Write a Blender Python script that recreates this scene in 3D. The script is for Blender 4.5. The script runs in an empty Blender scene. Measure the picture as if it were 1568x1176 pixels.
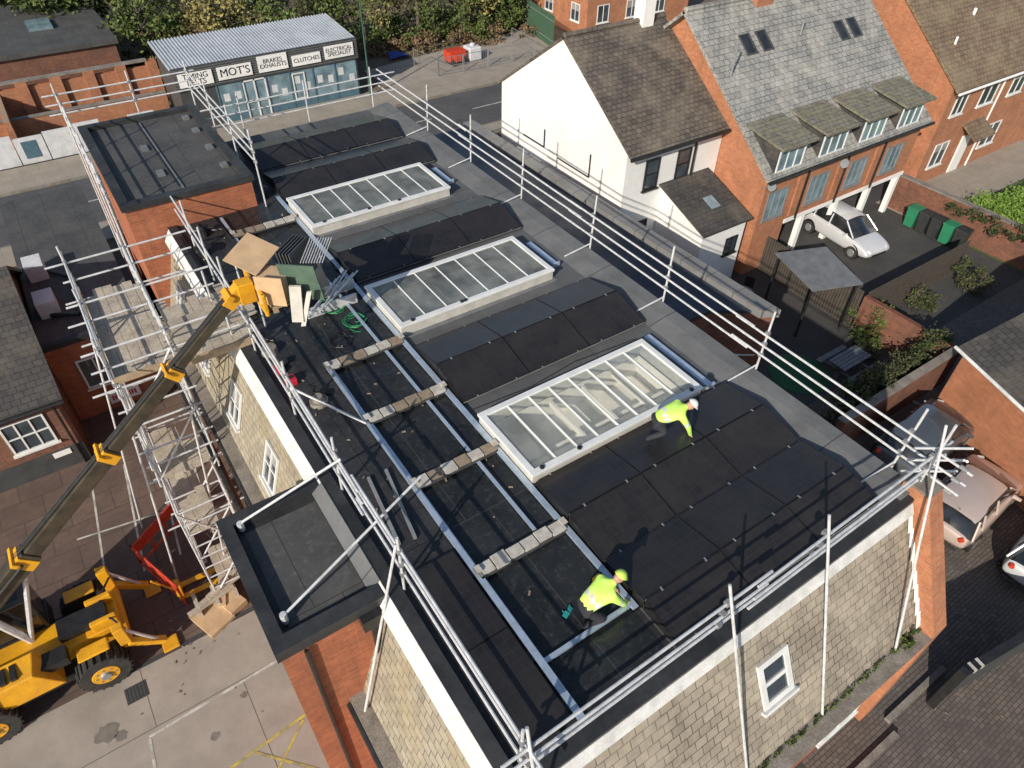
import bpy, bmesh, math, random
from mathutils import Vector, Matrix
R=random.Random(7)
sc=bpy.context.scene
V=Vector
# ------------------------------------------------------------ materials
def newmat(name):
    m=bpy.data.materials.new(name); m.use_nodes=True; nt=m.node_tree
    b=nt.nodes["Principled BSDF"]; return m,nt,b
def N(nt,t,**k):
    n=nt.nodes.new(t)
    for a,v in k.items(): setattr(n,a,v)
    return n
def L(nt,a,b): nt.links.new(a,b)
def rgba(c): return (c[0],c[1],c[2],1)
def math_(nt,op,a,b=None):
    n=N(nt,'ShaderNodeMath',operation=op)
    for i,x in enumerate((a,b)):
        if x is None: continue
        if isinstance(x,(int,float)): n.inputs[i].default_value=x
        else: L(nt,x,n.inputs[i])
    return n.outputs[0]
def noise(nt,vec,scale,detail=5,rough=.6):
    n=N(nt,'ShaderNodeTexNoise'); n.inputs['Scale'].default_value=scale; n.inputs['Detail'].default_value=detail
    n.inputs['Roughness'].default_value=rough; L(nt,vec,n.inputs['Vector']); return n.outputs['Fac']
def mix(nt,fac,a,b,bt='MIX'):
    n=N(nt,'ShaderNodeMix',data_type='RGBA',blend_type=bt)
    for i,x in ((0,fac),(6,a),(7,b)):
        if isinstance(x,(int,float)): n.inputs[i].default_value=x
        elif isinstance(x,tuple): n.inputs[i].default_value=rgba(x)
        else: L(nt,x,n.inputs[i])
    return n.outputs[2]
def ramp(nt,fac,lo,hi):
    n=N(nt,'ShaderNodeMapRange'); n.inputs[1].default_value=lo; n.inputs[2].default_value=hi; L(nt,fac,n.inputs[0]); return n.outputs[0]
def bump(nt,b,h,strength=.3,dist=.01):
    n=N(nt,'ShaderNodeBump'); n.inputs['Strength'].default_value=strength; n.inputs['Distance'].default_value=dist
    L(nt,h,n.inputs['Height']); L(nt,n.outputs[0],b.inputs['Normal'])
def M(name,c1,c2=None,scale=2,rough=.8,metal=0,bs=0,bscale=30,spec=.5,lo=.35,hi=.65,rough2=None,fine=.25):
    m,nt,b=newmat(name)
    tc=N(nt,'ShaderNodeTexCoord').outputs['Object']
    if c2 is None: c2=tuple(x*.8 for x in c1)
    f=ramp(nt,noise(nt,tc,scale),lo,hi)
    col=mix(nt,f,c1,c2)
    if fine:
        g=ramp(nt,noise(nt,tc,scale*12,3),.3,.7)
        col=mix(nt,g,col,mix(nt,fine,col,(0,0,0)))
    L(nt,col,b.inputs['Base Color']); b.inputs['Roughness'].default_value=rough; b.inputs['Metallic'].default_value=metal
    b.inputs['Specular IOR Level'].default_value=spec
    if rough2 is not None:
        r=N(nt,'ShaderNodeMapRange'); r.inputs[1].default_value=.42;r.inputs[2].default_value=.6;r.inputs[3].default_value=rough2;r.inputs[4].default_value=rough
        L(nt,noise(nt,tc,scale*.7,3),r.inputs[0]); L(nt,r.outputs[0],b.inputs['Roughness'])
    if bs: bump(nt,b,noise(nt,tc,bscale,4),bs,.02)
    return m
def suv(nt):
    geo=N(nt,'ShaderNodeNewGeometry'); tc=N(nt,'ShaderNodeTexCoord')
    s=N(nt,'ShaderNodeSeparateXYZ'); L(nt,geo.outputs['True Normal'],s.inputs[0])
    p=N(nt,'ShaderNodeSeparateXYZ'); L(nt,tc.outputs['Object'],p.inputs[0])
    nx,ny=s.outputs[0],s.outputs[1]; x,y,z=p.outputs
    h=math_(nt,'SQRT',math_(nt,'ADD',math_(nt,'MULTIPLY',nx,nx),math_(nt,'MULTIPLY',ny,ny)))
    h=math_(nt,'MAXIMUM',h,.05)
    u=math_(nt,'DIVIDE',math_(nt,'SUBTRACT',math_(nt,'MULTIPLY',y,nx),math_(nt,'MULTIPLY',x,ny)),h)
    v=math_(nt,'DIVIDE',z,h)
    c=N(nt,'ShaderNodeCombineXYZ'); L(nt,u,c.inputs[0]); L(nt,v,c.inputs[1])
    return c.outputs[0],tc.outputs['Object']
def brick(name,c1,c2,mort,bw,bh,ms,rough=.85,stain=None,stf=.5,bs=.5,flat=False,bias=0,sscale=.8,slo=.45,shi=.7,streak=0):
    m,nt,b=newmat(name)
    if flat:
        tc=N(nt,'ShaderNodeTexCoord').outputs['Object']; uv=tc
    else: uv,tc=suv(nt)
    t=N(nt,'ShaderNodeTexBrick'); L(nt,uv,t.inputs['Vector'])
    t.inputs['Color1'].default_value=rgba(c1);t.inputs['Color2'].default_value=rgba(c2);t.inputs['Mortar'].default_value=rgba(mort)
    t.inputs['Scale'].default_value=1;t.inputs['Mortar Size'].default_value=ms;t.inputs['Brick Width'].default_value=bw;t.inputs['Row Height'].default_value=bh
    t.inputs['Bias'].default_value=bias; t.inputs['Mortar Smooth'].default_value=.2
    col=t.outputs['Color']
    g=ramp(nt,noise(nt,tc,1.3,5),.3,.7); col=mix(nt,g,col,mix(nt,.28,col,(0,0,0)))
    g=ramp(nt,noise(nt,tc,7,4),.35,.7); col=mix(nt,g,col,mix(nt,.2,col,(0,0,0)))
    if stain:
        f=math_(nt,'MULTIPLY',ramp(nt,noise(nt,tc,sscale,8,.7),slo,shi),stf); col=mix(nt,f,col,stain)
    if streak and not flat:
        mp=N(nt,'ShaderNodeMapping'); mp.inputs['Scale'].default_value=(3.5,.35,1); L(nt,uv,mp.inputs[0])
        f=math_(nt,'MULTIPLY',ramp(nt,noise(nt,mp.outputs[0],1,5,.65),.52,.75),streak); col=mix(nt,f,col,(.04,.035,.03))
    L(nt,col,b.inputs['Base Color']); b.inputs['Roughness'].default_value=rough
    inv=math_(nt,'SUBTRACT',1.0,t.outputs['Fac']); bump(nt,b,inv,bs,.01)
    return m
m_brick=brick('brick_red',(.56,.155,.06),(.42,.11,.045),(.36,.23,.15),.225,.075,.008,stain=(.18,.07,.045),stf=.4,streak=.35)
m_brick2=brick('brick_orange',(.60,.215,.095),(.48,.16,.07),(.42,.30,.20),.225,.075,.009,stain=(.30,.125,.065),stf=.4,streak=.25)
m_brickd=brick('brick_dark',(.32,.11,.055),(.20,.075,.048),(.2,.15,.12),.225,.075,.009,stain=(.07,.04,.03),stf=.5,streak=.4)
m_slate=brick('mansard_slate',(.44,.38,.30),(.33,.285,.225),(.13,.115,.095),.26,.19,.010,stain=(.50,.44,.34),stf=.6,rough=.8,streak=.35)
m_slateL=brick('mansard_slate_lichen',(.46,.41,.315),(.38,.335,.26),(.18,.155,.125),.26,.19,.010,stain=(.30,.235,.11),stf=.5,rough=.8,streak=.3)
m_rtile=brick('roof_tile_grey',(.38,.38,.36),(.28,.28,.27),(.10,.10,.10),.3,.24,.014,stain=(.50,.48,.42),stf=.6,sscale=1.2,streak=.25)
m_rtile2=brick('roof_tile_brown',(.18,.15,.125),(.105,.09,.078),(.035,.03,.028),.26,.2,.014,stain=(.25,.21,.155),stf=.6)
m_rtile3=brick('roof_tile_clay',(.27,.19,.12),(.2,.14,.095),(.08,.055,.04),.3,.24,.014,stain=(.33,.27,.17),stf=.5)
m_moss=brick('roof_tile_moss',(.26,.25,.22),(.17,.165,.145),(.06,.055,.045),.3,.24,.014,stain=(.25,.22,.12),stf=.65,sscale=4,slo=.42,shi=.6)
m_dslate=brick('roof_slate_dark',(.085,.08,.08),(.055,.053,.055),(.025,.025,.025),.26,.2,.012,stain=(.15,.13,.10),stf=.6)
m_paver=brick('block_paving',(.21,.175,.15),(.15,.125,.11),(.05,.045,.04),.2,.1,.008,flat=True,stain=(.08,.07,.065),stf=.7)
m_felt=M('felt_dark',(.022,.024,.027),(.05,.052,.055),1.1,.62,spec=.4,bs=.25,bscale=60,rough2=.42)
def feltseam(name,c1,c2,lap,rough,rough2=None,bw=8,bh=1.0,sm=.012,spots=2.0):
    m,nt,b=newmat(name); tc=N(nt,'ShaderNodeTexCoord').outputs['Object']
    t=N(nt,'ShaderNodeTexBrick'); L(nt,tc,t.inputs['Vector']); t.inputs['Scale'].default_value=1
    t.inputs['Mortar Size'].default_value=sm;t.inputs['Brick Width'].default_value=bw;t.inputs['Row Height'].default_value=bh;t.inputs['Mortar Smooth'].default_value=.6
    f=ramp(nt,noise(nt,tc,.9,8,.65),.36,.66); col=mix(nt,f,c1,c2)
    col=mix(nt,ramp(nt,noise(nt,tc,7,8,.75),.52,.8),col,tuple(x*spots for x in c2))
    col=mix(nt,t.outputs['Fac'],col,lap)
    g=ramp(nt,noise(nt,tc,150,2),.3,.7); col=mix(nt,g,col,mix(nt,.3,col,(0,0,0)))
    L(nt,col,b.inputs['Base Color']); b.inputs['Roughness'].default_value=rough; b.inputs['Specular IOR Level'].default_value=.4
    if rough2:
        r=N(nt,'ShaderNodeMapRange'); r.inputs[1].default_value=.4;r.inputs[2].default_value=.62;r.inputs[3].default_value=rough2;r.inputs[4].default_value=rough
        L(nt,noise(nt,tc,.8,4),r.inputs[0]); L(nt,r.outputs[0],b.inputs['Roughness'])
    h=math_(nt,'ADD',t.outputs['Fac'],math_(nt,'MULTIPLY',noise(nt,tc,1.6,3),1.5)); bump(nt,b,h,.35,.012)
    return m
m_feltv=feltseam('felt_valley',(.014,.016,.017),(.032,.034,.036),(.06,.062,.066),.5,.16,bw=1.0,bh=9,spots=2.6)
m_felts=feltseam('felt_strip',(.022,.023,.026),(.045,.046,.05),(.012,.012,.013),.7,.4,bw=1.0,bh=7,spots=2.3)
m_feltg=feltseam('felt_grey',(.135,.14,.145),(.085,.088,.093),(.05,.05,.052),.85,None,bw=7,bh=1.0,spots=1.7)
m_feltb=feltseam('felt_annex',(.030,.044,.070),(.048,.062,.09),(.015,.018,.025),.6,.4,bw=1.0,bh=9)
m_feltt=feltseam('felt_tower',(.065,.066,.068),(.105,.104,.10),(.035,.035,.038),.75,None,bw=1.0,bh=9,spots=1.6)
m_asph=M('asphalt',(.055,.055,.056),(.08,.078,.076),.6,.9,bs=.3,bscale=120)
m_asphr=M('asphalt_road',(.08,.081,.085),(.11,.11,.113),.35,.85,bs=.2,bscale=120)
m_conc=feltseam('concrete_yard',(.44,.395,.34),(.33,.295,.255),(.19,.17,.15),.9,None,bw=4.2,bh=3.4,sm=.018,spots=1.22)
m_pave=feltseam('pavement',(.40,.35,.29),(.31,.275,.23),(.19,.17,.14),.9,None,bw=.9,bh=.6,sm=.008,spots=1.15)
m_dpave=brick('yard_paving_dark',(.20,.135,.105),(.155,.105,.085),(.10,.075,.06),1.2,.9,.02,flat=True,stain=(.08,.06,.055),stf=.8,bs=.2)
m_earth=M('earth',(.20,.155,.105),(.10,.085,.06),.35,.95,bs=.5,bscale=8)
m_grass=M('grass',(.075,.12,.035),(.11,.13,.05),1.5,.95,bs=.5,bscale=60)
m_turf=M('artificial_turf',(.03,.14,.06),(.025,.11,.05),3,.9)
m_white=M('white_render',(.86,.86,.84),(.76,.76,.74),.6,.8,fine=.08)
m_shaft=M('shaft_lining',(.86,.83,.77),(.78,.75,.69),.9,.8,fine=.05)
m_wpaint=M('white_paint',(.86,.86,.84),(.62,.62,.60),2.5,.55,fine=.2)
m_wframe=M('white_frame',(.80,.81,.80),(.68,.69,.68),2.5,.35,fine=.12)
m_cream=M('skylight_timber',(.62,.60,.55),(.5,.48,.43),4,.6,fine=.2)
m_steel=M('scaffold_steel',(.84,.85,.86),(.60,.61,.62),7,.4,.2,fine=.3)
m_alu=M('aluminium_tray',(.60,.72,.86),(.48,.58,.70),6,.3,.5,fine=.15)  # sky-blue highlights are mixed into the aluminium base colour
m_black=M('black_plastic',(.015,.015,.016),(.03,.03,.03),5,.4)
m_grey=M('grey_metal',(.35,.36,.37),(.28,.29,.3),4,.45,.3)
m_dgrey=M('dark_grey_paint',(.075,.08,.085),(.055,.058,.06),2,.5)
m_yel=M('machine_yellow',(.86,.43,.015),(.66,.32,.02),2,.42,spec=.5,fine=.2)
m_boom=M('boom_dark',(.06,.052,.04),(.11,.09,.06),3,.35,.3)
m_rub=M('tyre_rubber',(.02,.02,.02),(.05,.046,.04),5,.85)
m_wood=M('timber',(.50,.38,.25),(.36,.27,.18),5,.8,fine=.35)
m_board=M('scaffold_board',(.62,.54,.43),(.42,.36,.29),2,.85,fine=.4)
m_card=M('cardboard',(.62,.43,.25),(.50,.34,.2),3,.85,fine=.1)
m_ply=M('green_board',(.10,.17,.12),(.07,.12,.09),3,.6)
m_red=M('barrier_red',(.70,.08,.03),(.5,.04,.02),4,.5)
m_slab=M('ballast_slab',(.64,.62,.57),(.44,.40,.34),6,.85,fine=.3)
m_slabb=M('ballast_slab_brown',(.36,.28,.20),(.24,.19,.14),10,.85,fine=.3)
m_stone=M('coping_stone',(.33,.30,.26),(.20,.175,.15),2,.9,bs=.3,fine=.4)
m_lead=M('lead_flash',(.17,.18,.19),(.24,.25,.26),3,.55,.2)
m_kerbg=feltseam('parapet_felt',(.185,.19,.195),(.115,.12,.125),(.07,.07,.072),.85,None,bw=9,bh=2.5,sm=.02,spots=1.6)
m_cop=feltseam('coping_grey',(.27,.27,.265),(.19,.19,.19),(.09,.09,.092),.85,None,bw=9,bh=1.2,sm=.02,spots=1.5)
m_corr=M('corrugated_sheet',(.56,.60,.64),(.44,.48,.52),.8,.45,.3,fine=.2)
m_yline=M('line_yellow',(.62,.50,.08),(.3,.27,.15),2.5,.8,lo=.4,hi=.6)
m_wline=M('line_white',(.66,.65,.60),(.40,.38,.34),2.5,.8,lo=.4,hi=.6)
m_hv=M('hi_vis',(.66,.98,.20),(.54,.88,.12),6,.7,fine=.1)
m_tape=M('reflective_tape',(.75,.76,.74),(.6,.6,.6),5,.4)
m_navy=M('work_trousers',(.02,.022,.03),(.035,.037,.045),8,.85)
m_skin=M('skin',(.50,.30,.22),(.42,.24,.17),9,.6,fine=.05)
m_helm=M('helmet_white',(.8,.8,.75),(.7,.7,.66),5,.3,fine=.05)
m_helmy=M('helmet_lime',(.65,.85,.15),(.55,.75,.12),5,.35,fine=.05)
m_teal=M('glove_teal',(.02,.35,.33),(.02,.28,.28),5,.7)
m_rt=M('red_toolbox',(.6,.03,.05),(.5,.02,.04),5,.4)
m_blue=M('sign_teal',(.10,.19,.25),(.07,.14,.19),2,.5)
m_green=M('bin_green',(.03,.26,.13),(.03,.2,.1),4,.5)
m_gcab=M('cable_green',(.03,.30,.12),(.03,.25,.1),4,.5)
m_binb=M('bin_dark',(.03,.035,.035),(.045,.05,.05),4,.5)
m_cover=M('white_sheet',(.75,.76,.78),(.6,.62,.64),3,.6)
m_blind=M('window_blind',(.34,.34,.32),(.27,.27,.26),3,.5,fine=.05)
def leaf(name,c1,c2,c3):
    m,nt,b=newmat(name); tc=N(nt,'ShaderNodeTexCoord').outputs['Object']
    col=mix(nt,ramp(nt,noise(nt,tc,.9,3),.38,.62),c1,c2)
    col=mix(nt,ramp(nt,noise(nt,tc,5,2),.45,.65),col,c3)
    L(nt,col,b.inputs['Base Color']); b.inputs['Roughness'].default_value=.7; b.inputs['Specular IOR Level'].default_value=.25
    return m
l_green=leaf('leaves_green',(.05,.085,.02),(.10,.14,.035),(.14,.17,.06))
l_hedge=leaf('leaves_bright',(.09,.17,.03),(.14,.24,.04),(.20,.30,.06))
l_yel=leaf('leaves_autumn_yellow',(.28,.25,.09),(.38,.32,.12),(.17,.16,.06))
l_brn=leaf('leaves_autumn_brown',(.18,.11,.06),(.12,.10,.045),(.24,.17,.11))
l_ivy=leaf('leaves_ivy',(.03,.05,.018),(.10,.085,.055),(.07,.09,.03))
m_bark=M('bark',(.16,.13,.10),(.09,.075,.06),6,.95,bs=.5)
def glassy(name,c,rough=.06,spec=.9):
    m,nt,b=newmat(name); tc=N(nt,'ShaderNodeTexCoord').outputs['Object']
    col=mix(nt,ramp(nt,noise(nt,tc,1.5,2),.35,.65),c,tuple(x*1.8+.01 for x in c))
    L(nt,col,b.inputs['Base Color']); b.inputs['Roughness'].default_value=rough; b.inputs['Specular IOR Level'].default_value=spec
    return m
m_glass=glassy('window_glass',(.03,.04,.05))
m_glassb=glassy('window_glass_blue',(.12,.18,.21))
m_carg=glassy('car_glass',(.012,.014,.016))
def skyglass():
    m=bpy.data.materials.new('rooflight_glass'); m.use_nodes=True; nt=m.node_tree; nt.nodes.clear()
    tc=N(nt,'ShaderNodeTexCoord').outputs['Object']
    o=N(nt,'ShaderNodeOutputMaterial'); t=N(nt,'ShaderNodeBsdfTransparent'); t.inputs[0].default_value=(.95,.97,.94,1)
    g=N(nt,'ShaderNodeBsdfGlossy'); g.inputs['Roughness'].default_value=.05; g.inputs[0].default_value=(.85,.85,.80,1)
    df=N(nt,'ShaderNodeBsdfDiffuse'); df.inputs[0].default_value=(.66,.68,.62,1)
    fr=N(nt,'ShaderNodeFresnel'); fr.inputs[0].default_value=1.28
    haze=N(nt,'ShaderNodeMapRange'); haze.inputs[1].default_value=.35;haze.inputs[2].default_value=.7;haze.inputs[3].default_value=.12;haze.inputs[4].default_value=.34; L(nt,noise(nt,tc,1.7,5),haze.inputs[0])  # pale diffuse haze mixed into the glass to stand for the sunlit interior
    x0=N(nt,'ShaderNodeMixShader'); L(nt,haze.outputs[0],x0.inputs[0]); L(nt,t.outputs[0],x0.inputs[1]); L(nt,df.outputs[0],x0.inputs[2])
    x=N(nt,'ShaderNodeMixShader'); L(nt,fr.outputs[0],x.inputs[0]); L(nt,x0.outputs[0],x.inputs[1]); L(nt,g.outputs[0],x.inputs[2]); L(nt,x.outputs[0],o.inputs[0])
    return m
m_sky=skyglass()
def pvmat():
    m,nt,b=newmat('solar_cells'); tc=N(nt,'ShaderNodeTexCoord').outputs['Object']
    t=N(nt,'ShaderNodeTexBrick'); L(nt,tc,t.inputs['Vector']); t.offset=0; t.inputs['Scale'].default_value=1
    t.inputs['Mortar Size'].default_value=.004;t.inputs['Brick Width'].default_value=.172;t.inputs['Row Height'].default_value=.185
    t.inputs['Color1'].default_value=(.015,.014,.016,1);t.inputs['Color2'].default_value=(.020,.019,.021,1);t.inputs['Mortar'].default_value=(.036,.036,.038,1)
    col=mix(nt,ramp(nt,noise(nt,tc,1.2,6,.7),.35,.72),t.outputs['Color'],(.034,.030,.028))
    L(nt,col,b.inputs['Base Color']); b.inputs['Specular IOR Level'].default_value=.45
    r=N(nt,'ShaderNodeMapRange'); r.inputs[3].default_value=.2;r.inputs[4].default_value=.42; L(nt,noise(nt,tc,2.2,5),r.inputs[0]); L(nt,r.outputs[0],b.inputs['Roughness'])
    return m
m_pv=pvmat()
m_pvf=M('panel_frame_black',(.03,.03,.033),(.045,.045,.047),4,.35,.5,fine=.1)
def paint(name,c): 
    m=M(name,c,tuple(x*.93 for x in c),1.5,.28,.25,fine=.04); m.node_tree.nodes["Principled BSDF"].inputs['Coat Weight'].default_value=.6; return m
# ------------------------------------------------------------ geometry helpers
groups=[]
class Group:
    def __init__(s,name):
        s.e=bpy.data.objects.new(name,None); sc.collection.objects.link(s.e); s.ch=[]; groups.append(s)
class Part:
    def __init__(s,name,mat,g=None,bevel=0,smooth=False):
        s.n=name;s.m=mat;s.g=g;s.v=[];s.f=[];s.bev=bevel;s.sm=smooth
    def add(s,vs,fs):
        o=len(s.v); s.v+= [tuple(p) for p in vs]; s.f+=[tuple(i+o for i in f) for f in fs]; return s
    def box(s,x0,x1,y0,y1,z0,z1):
        return s.add([(x0,y0,z0),(x1,y0,z0),(x1,y1,z0),(x0,y1,z0),(x0,y0,z1),(x1,y0,z1),(x1,y1,z1),(x0,y1,z1)],
          [(0,3,2,1),(4,5,6,7),(0,1,5,4),(1,2,6,5),(2,3,7,6),(3,0,4,7)])
    def obox(s,O,U,W,Nn,u0,u1,v0,v1,n0,n1):
        O=V(O);U=V(U).normalized();W=V(W).normalized();Nn=V(Nn).normalized()
        P=[O+U*a+W*b+Nn*c for c in (n0,n1) for (a,b) in ((u0,v0),(u1,v0),(u1,v1),(u0,v1))]
        return s.add(P,[(0,3,2,1),(4,5,6,7),(0,1,5,4),(1,2,6,5),(2,3,7,6),(3,0,4,7)])
    def tube(s,a,b,r,n=8,r2=None):
        a=V(a);b=V(b);d=(b-a)
        if d.length<1e-6: return s
        d.normalize(); x=d.orthogonal().normalized(); y=d.cross(x); r2=r if r2 is None else r2
        P=[a+(x*math.cos(t)+y*math.sin(t))*r for t in [2*math.pi*i/n for i in range(n)]]+[b+(x*math.cos(t)+y*math.sin(t))*r2 for t in [2*math.pi*i/n for i in range(n)]]
        return s.add(P,[(i,(i+1)%n,n+(i+1)%n,n+i) for i in range(n)]+[tuple(range(n))[::-1],tuple(range(n,2*n))])
    def path(s,pts,r,n=6):
        for a,b in zip(pts[:-1],pts[1:]): s.tube(a,b,r,n)
        return s
    def prism(s,poly,z0,z1):
        n=len(poly)
        return s.add([(p[0],p[1],z0) for p in poly]+[(p[0],p[1],z1) for p in poly],[(i,(i+1)%n,n+(i+1)%n,n+i) for i in range(n)]+[tuple(range(n))[::-1],tuple(range(n,2*n))])
    def quad(s,*p): return s.add(p,[tuple(range(len(p)))])
    def slabq(s,a,b,c,d,t):
        a,b,c,d=map(V,(a,b,c,d)); n=(b-a).cross(d-a).normalized()*t
        P=[a,b,c,d,a-n,b-n,c-n,d-n]
        return s.add(P,[(0,1,2,3),(7,6,5,4),(0,4,5,1),(1,5,6,2),(2,6,7,3),(3,7,4,0)])
    def done(s):
        me=bpy.data.meshes.new(s.n); me.from_pydata(s.v,[],s.f); me.materials.append(s.m); me.update()
        if len(s.f)<20000:
            bm=bmesh.new(); bm.from_mesh(me); bmesh.ops.recalc_face_normals(bm,faces=bm.faces); bm.to_mesh(me); bm.free()
        o=bpy.data.objects.new(s.n,me); sc.collection.objects.link(o)
        if s.sm: 
            for p in me.polygons: p.use_smooth=True
        if s.bev:
            b=o.modifiers.new('b','BEVEL'); b.width=s.bev; b.segments=2; b.limit_method='ANGLE'
        if s.g: s.g.ch.append(o)
        return o
def P(name,mat,g=None,**k): return Part(name,mat,g,**k)
def window(g,O,U,W,Nn,w,h,nx=2,nz=1,frame=m_wframe,glass=m_glass,sill=True,fw=.06,blind=True):
    a=P('window_glass',glass,g); a.obox(O,U,W,Nn,fw*.5,w-fw*.5,fw*.5,h-fw*.5,-.05,.012); a.done()
    if blind and R.random()<.5:
        q=P('blind',m_blind,g); q.obox(O,U,W,Nn,fw,w-fw,h*R.uniform(.45,.75),h-fw,.012,.016); q.done()
    f=P('window_frame',frame,g)
    f.obox(O,U,W,Nn,0,w,0,fw,0,.05);f.obox(O,U,W,Nn,0,w,h-fw,h,0,.05)
    f.obox(O,U,W,Nn,0,fw,fw,h-fw,0,.048);f.obox(O,U,W,Nn,w-fw,w,fw,h-fw,0,.048)
    for i in range(1,nx): f.obox(O,U,W,Nn,w*i/nx-fw*.4,w*i/nx+fw*.4,fw,h-fw,0,.045)
    for i in range(1,nz): f.obox(O,U,W,Nn,fw,w-fw,h*i/nz-fw*.35,h*i/nz+fw*.35,0,.042)
    if sill: f.obox(O,U,W,Nn,-.06,w+.06,-.07,-.003,0,.10)
    f.done()
def leaves(p,c,rad,n,size,clumps=14,spread=.33):
    cs=[]
    for i in range(clumps):
        while True:
            q=V((R.uniform(-1,1),R.uniform(-1,1),R.uniform(-1,1)))
            if .25<q.length<.95: break
        cs.append((V((q.x*rad[0],q.y*rad[1],q.z*rad[2])),R.uniform(.6,1.3)*spread))
    for i in range(n):
        q,s=cs[R.randrange(clumps)]
        pt=V(c)+q+V((R.gauss(0,1)*rad[0]*s*.6,R.gauss(0,1)*rad[1]*s*.6,R.gauss(0,1)*rad[2]*s*.6))
        if pt.z<.03: pt.z=R.uniform(.03,.4)
        a=V((R.gauss(0,1),R.gauss(0,1),R.gauss(0,1))).normalized(); b=a.orthogonal().normalized(); b.rotate(Matrix.Rotation(R.uniform(0,6.3),3,a)); cc=a.cross(b)
        sz=size*R.uniform(.6,1.3); o=len(p.v)
        p.v+=[tuple(pt+b*sz),tuple(pt+cc*sz*.6),tuple(pt-b*sz),tuple(pt-cc*sz*.6)]; p.f.append((o,o+1,o+2,o+3))
def tree(name,x,y,h,r,mat,n=2200,size=.16):
    g=Group(name); t=P('trunk_and_limbs',m_bark,g)
    top=V((x+R.uniform(-.3,.3),y+R.uniform(-.3,.3),h*.95)); mid=V((x,y,h*.3))
    t.tube((x,y,-.05),mid,h*.028,8,h*.02); t.tube(mid,top,h*.02,8,h*.004)
    for i in range(12):
        a=R.uniform(0,6.28); st=mid.lerp(top,R.uniform(0,.8)); en=st+V((math.cos(a)*r*1.0,math.sin(a)*r*1.0,R.uniform(.1,.35)*h)); t.tube(st,en,h*.009,6,h*.002)
        for k in range(3):
            a2=a+R.uniform(-.9,.9); s2=st.lerp(en,R.uniform(.4,.8)); t.tube(s2,s2+V((math.cos(a2)*r*.5,math.sin(a2)*r*.5,R.uniform(.02,.2)*h)),h*.004,5,h*.001)
    t.done()
    c=P('crown',mat,g); leaves(c,(x,y,h*.62),(r,r,h*.36),n,size,clumps=18); c.done()
# ------------------------------------------------------------ ground
P('ground',m_asph).box(-200,200,-200,300,-.3,-.02).done()
P('concrete_yard',m_conc).quad((-25,-14,0),(-4.3,-14,0),(-4.3,5.2,0),(-25,5.2,0)).done()
P('paved_yard',m_dpave).quad((-25,5.2,0),(-4.3,5.2,0),(-4.3,27.2,0),(-25,27.2,0)).done()
d=P('drain_channel',m_dgrey); d.box(-9.5,-4.4,5.1,5.24,0,.006); d.done()
P('street_road',m_asphr).quad((-90,28.9,0),(90,28.9,0),(90,34.6,0),(-90,34.6,0)).done()
pv=P('pavement',m_pave); pv.box(-90,60,34.6,37.4,-.01,.12); pv.box(-90,60,27.2,28.9,-.01,.12); pv.done()
kb=P('kerb',m_stone); kb.box(-90,60,34.48,34.598,-.01,.124); kb.box(-90,60,28.902,29.02,-.01,.124); kb.box(6.5,8.9,-6.45,-6.3,-.01,.12); kb.box(4.5,6.4,-6.75,-6.6,-.01,.12); kb.done()
P('block_paved_parking',m_paver).quad((4.0,-16,0),(40,-16,0),(40,2,0),(4.0,2,0)).done()
P('side_yard',m_asph).quad((6.2,2,.0),(29,2,0),(29,27.2,0),(6.2,27.2,0)).done()
P('lawn',m_grass).quad((29.4,-6,.01),(60,-6,.01),(60,7.2,.01),(29.4,7.2,.01)).done()
P('patio',m_pave).quad((29.4,7.2,.01),(60,7.2,.01),(60,10,.01),(29.4,10,.01)).done()
P('rough_ground',m_earth).quad((-60,37.4,.01),(70,37.4,.01),(70,120,.01),(-60,120,.01)).done()
P('excavated_lot',m_conc).quad((15,37.4,.03),(31,37.4,.03),(30,43.5,.03),(15,41.5,.03)).done()
ml=P('parking_marking',m_wline)
def gl(p,a,b,w,z=.006):
    a=V((a[0],a[1],z));b=V((b[0],b[1],z));n=(b-a).normalized().cross(V((0,0,1)))*w*.5; p.quad(a-n,b-n,b+n,a+n)
gl(ml,(-8.6,3.25),(-5.0,3.4),.07); gl(ml,(-8.6,3.2),(-8.8,.5),.07)
for k in range(4): gl(ml,(-8.6+k*1.0,8),(-8.2+k*1.0,12.5),.06)
gl(ml,(-9,10.2),(-5,9.6),.06,.010)
ml.done()
my=P('yellow_hatching',m_yline)
gl(my,(-7.2,1.5),(-5.2,1.7),.07);gl(my,(-7.1,.2),(-5.4,1.6),.06,.007);gl(my,(-6.6,1.5),(-5.4,.2),.06,.008);gl(my,(-7.2,1.5),(-7.1,-.5),.07,.009);my.done()
rm=P('road_marking',m_wline)
for k in range(-8,9): gl(rm,(k*6,31.7),(k*6+3,31.7),.1,.006)
rm.done()
mh=P('drain_grating',m_dgrey); mh.box(-8.85,-8.35,4.3,4.75,.001,.012)
for i in range(6): mh.box(-8.83+i*.08,-8.79+i*.08,4.32,4.73,.012,.018)
mh.done()
oil=P('oil_stain',M('oil_stain',(.17,.155,.14),(.25,.225,.195),3,.7)); 
for (cx,cy,rr) in ((-9.4,3.9,.3),(-9.15,3.65,.16),(-10.2,3.0,.25),(-7.3,2.4,.13),(-6.4,3.0,.1)):
    oil.v+= [ (cx+math.cos(t*.35)*rr*R.uniform(.7,1.15),cy+math.sin(t*.35)*rr*R.uniform(.6,1),.004) for t in range(18)]; n=len(oil.v); oil.f.append(tuple(range(n-18,n)))
oil.done()
gd=P('ground_litter',m_slabb)
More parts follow.
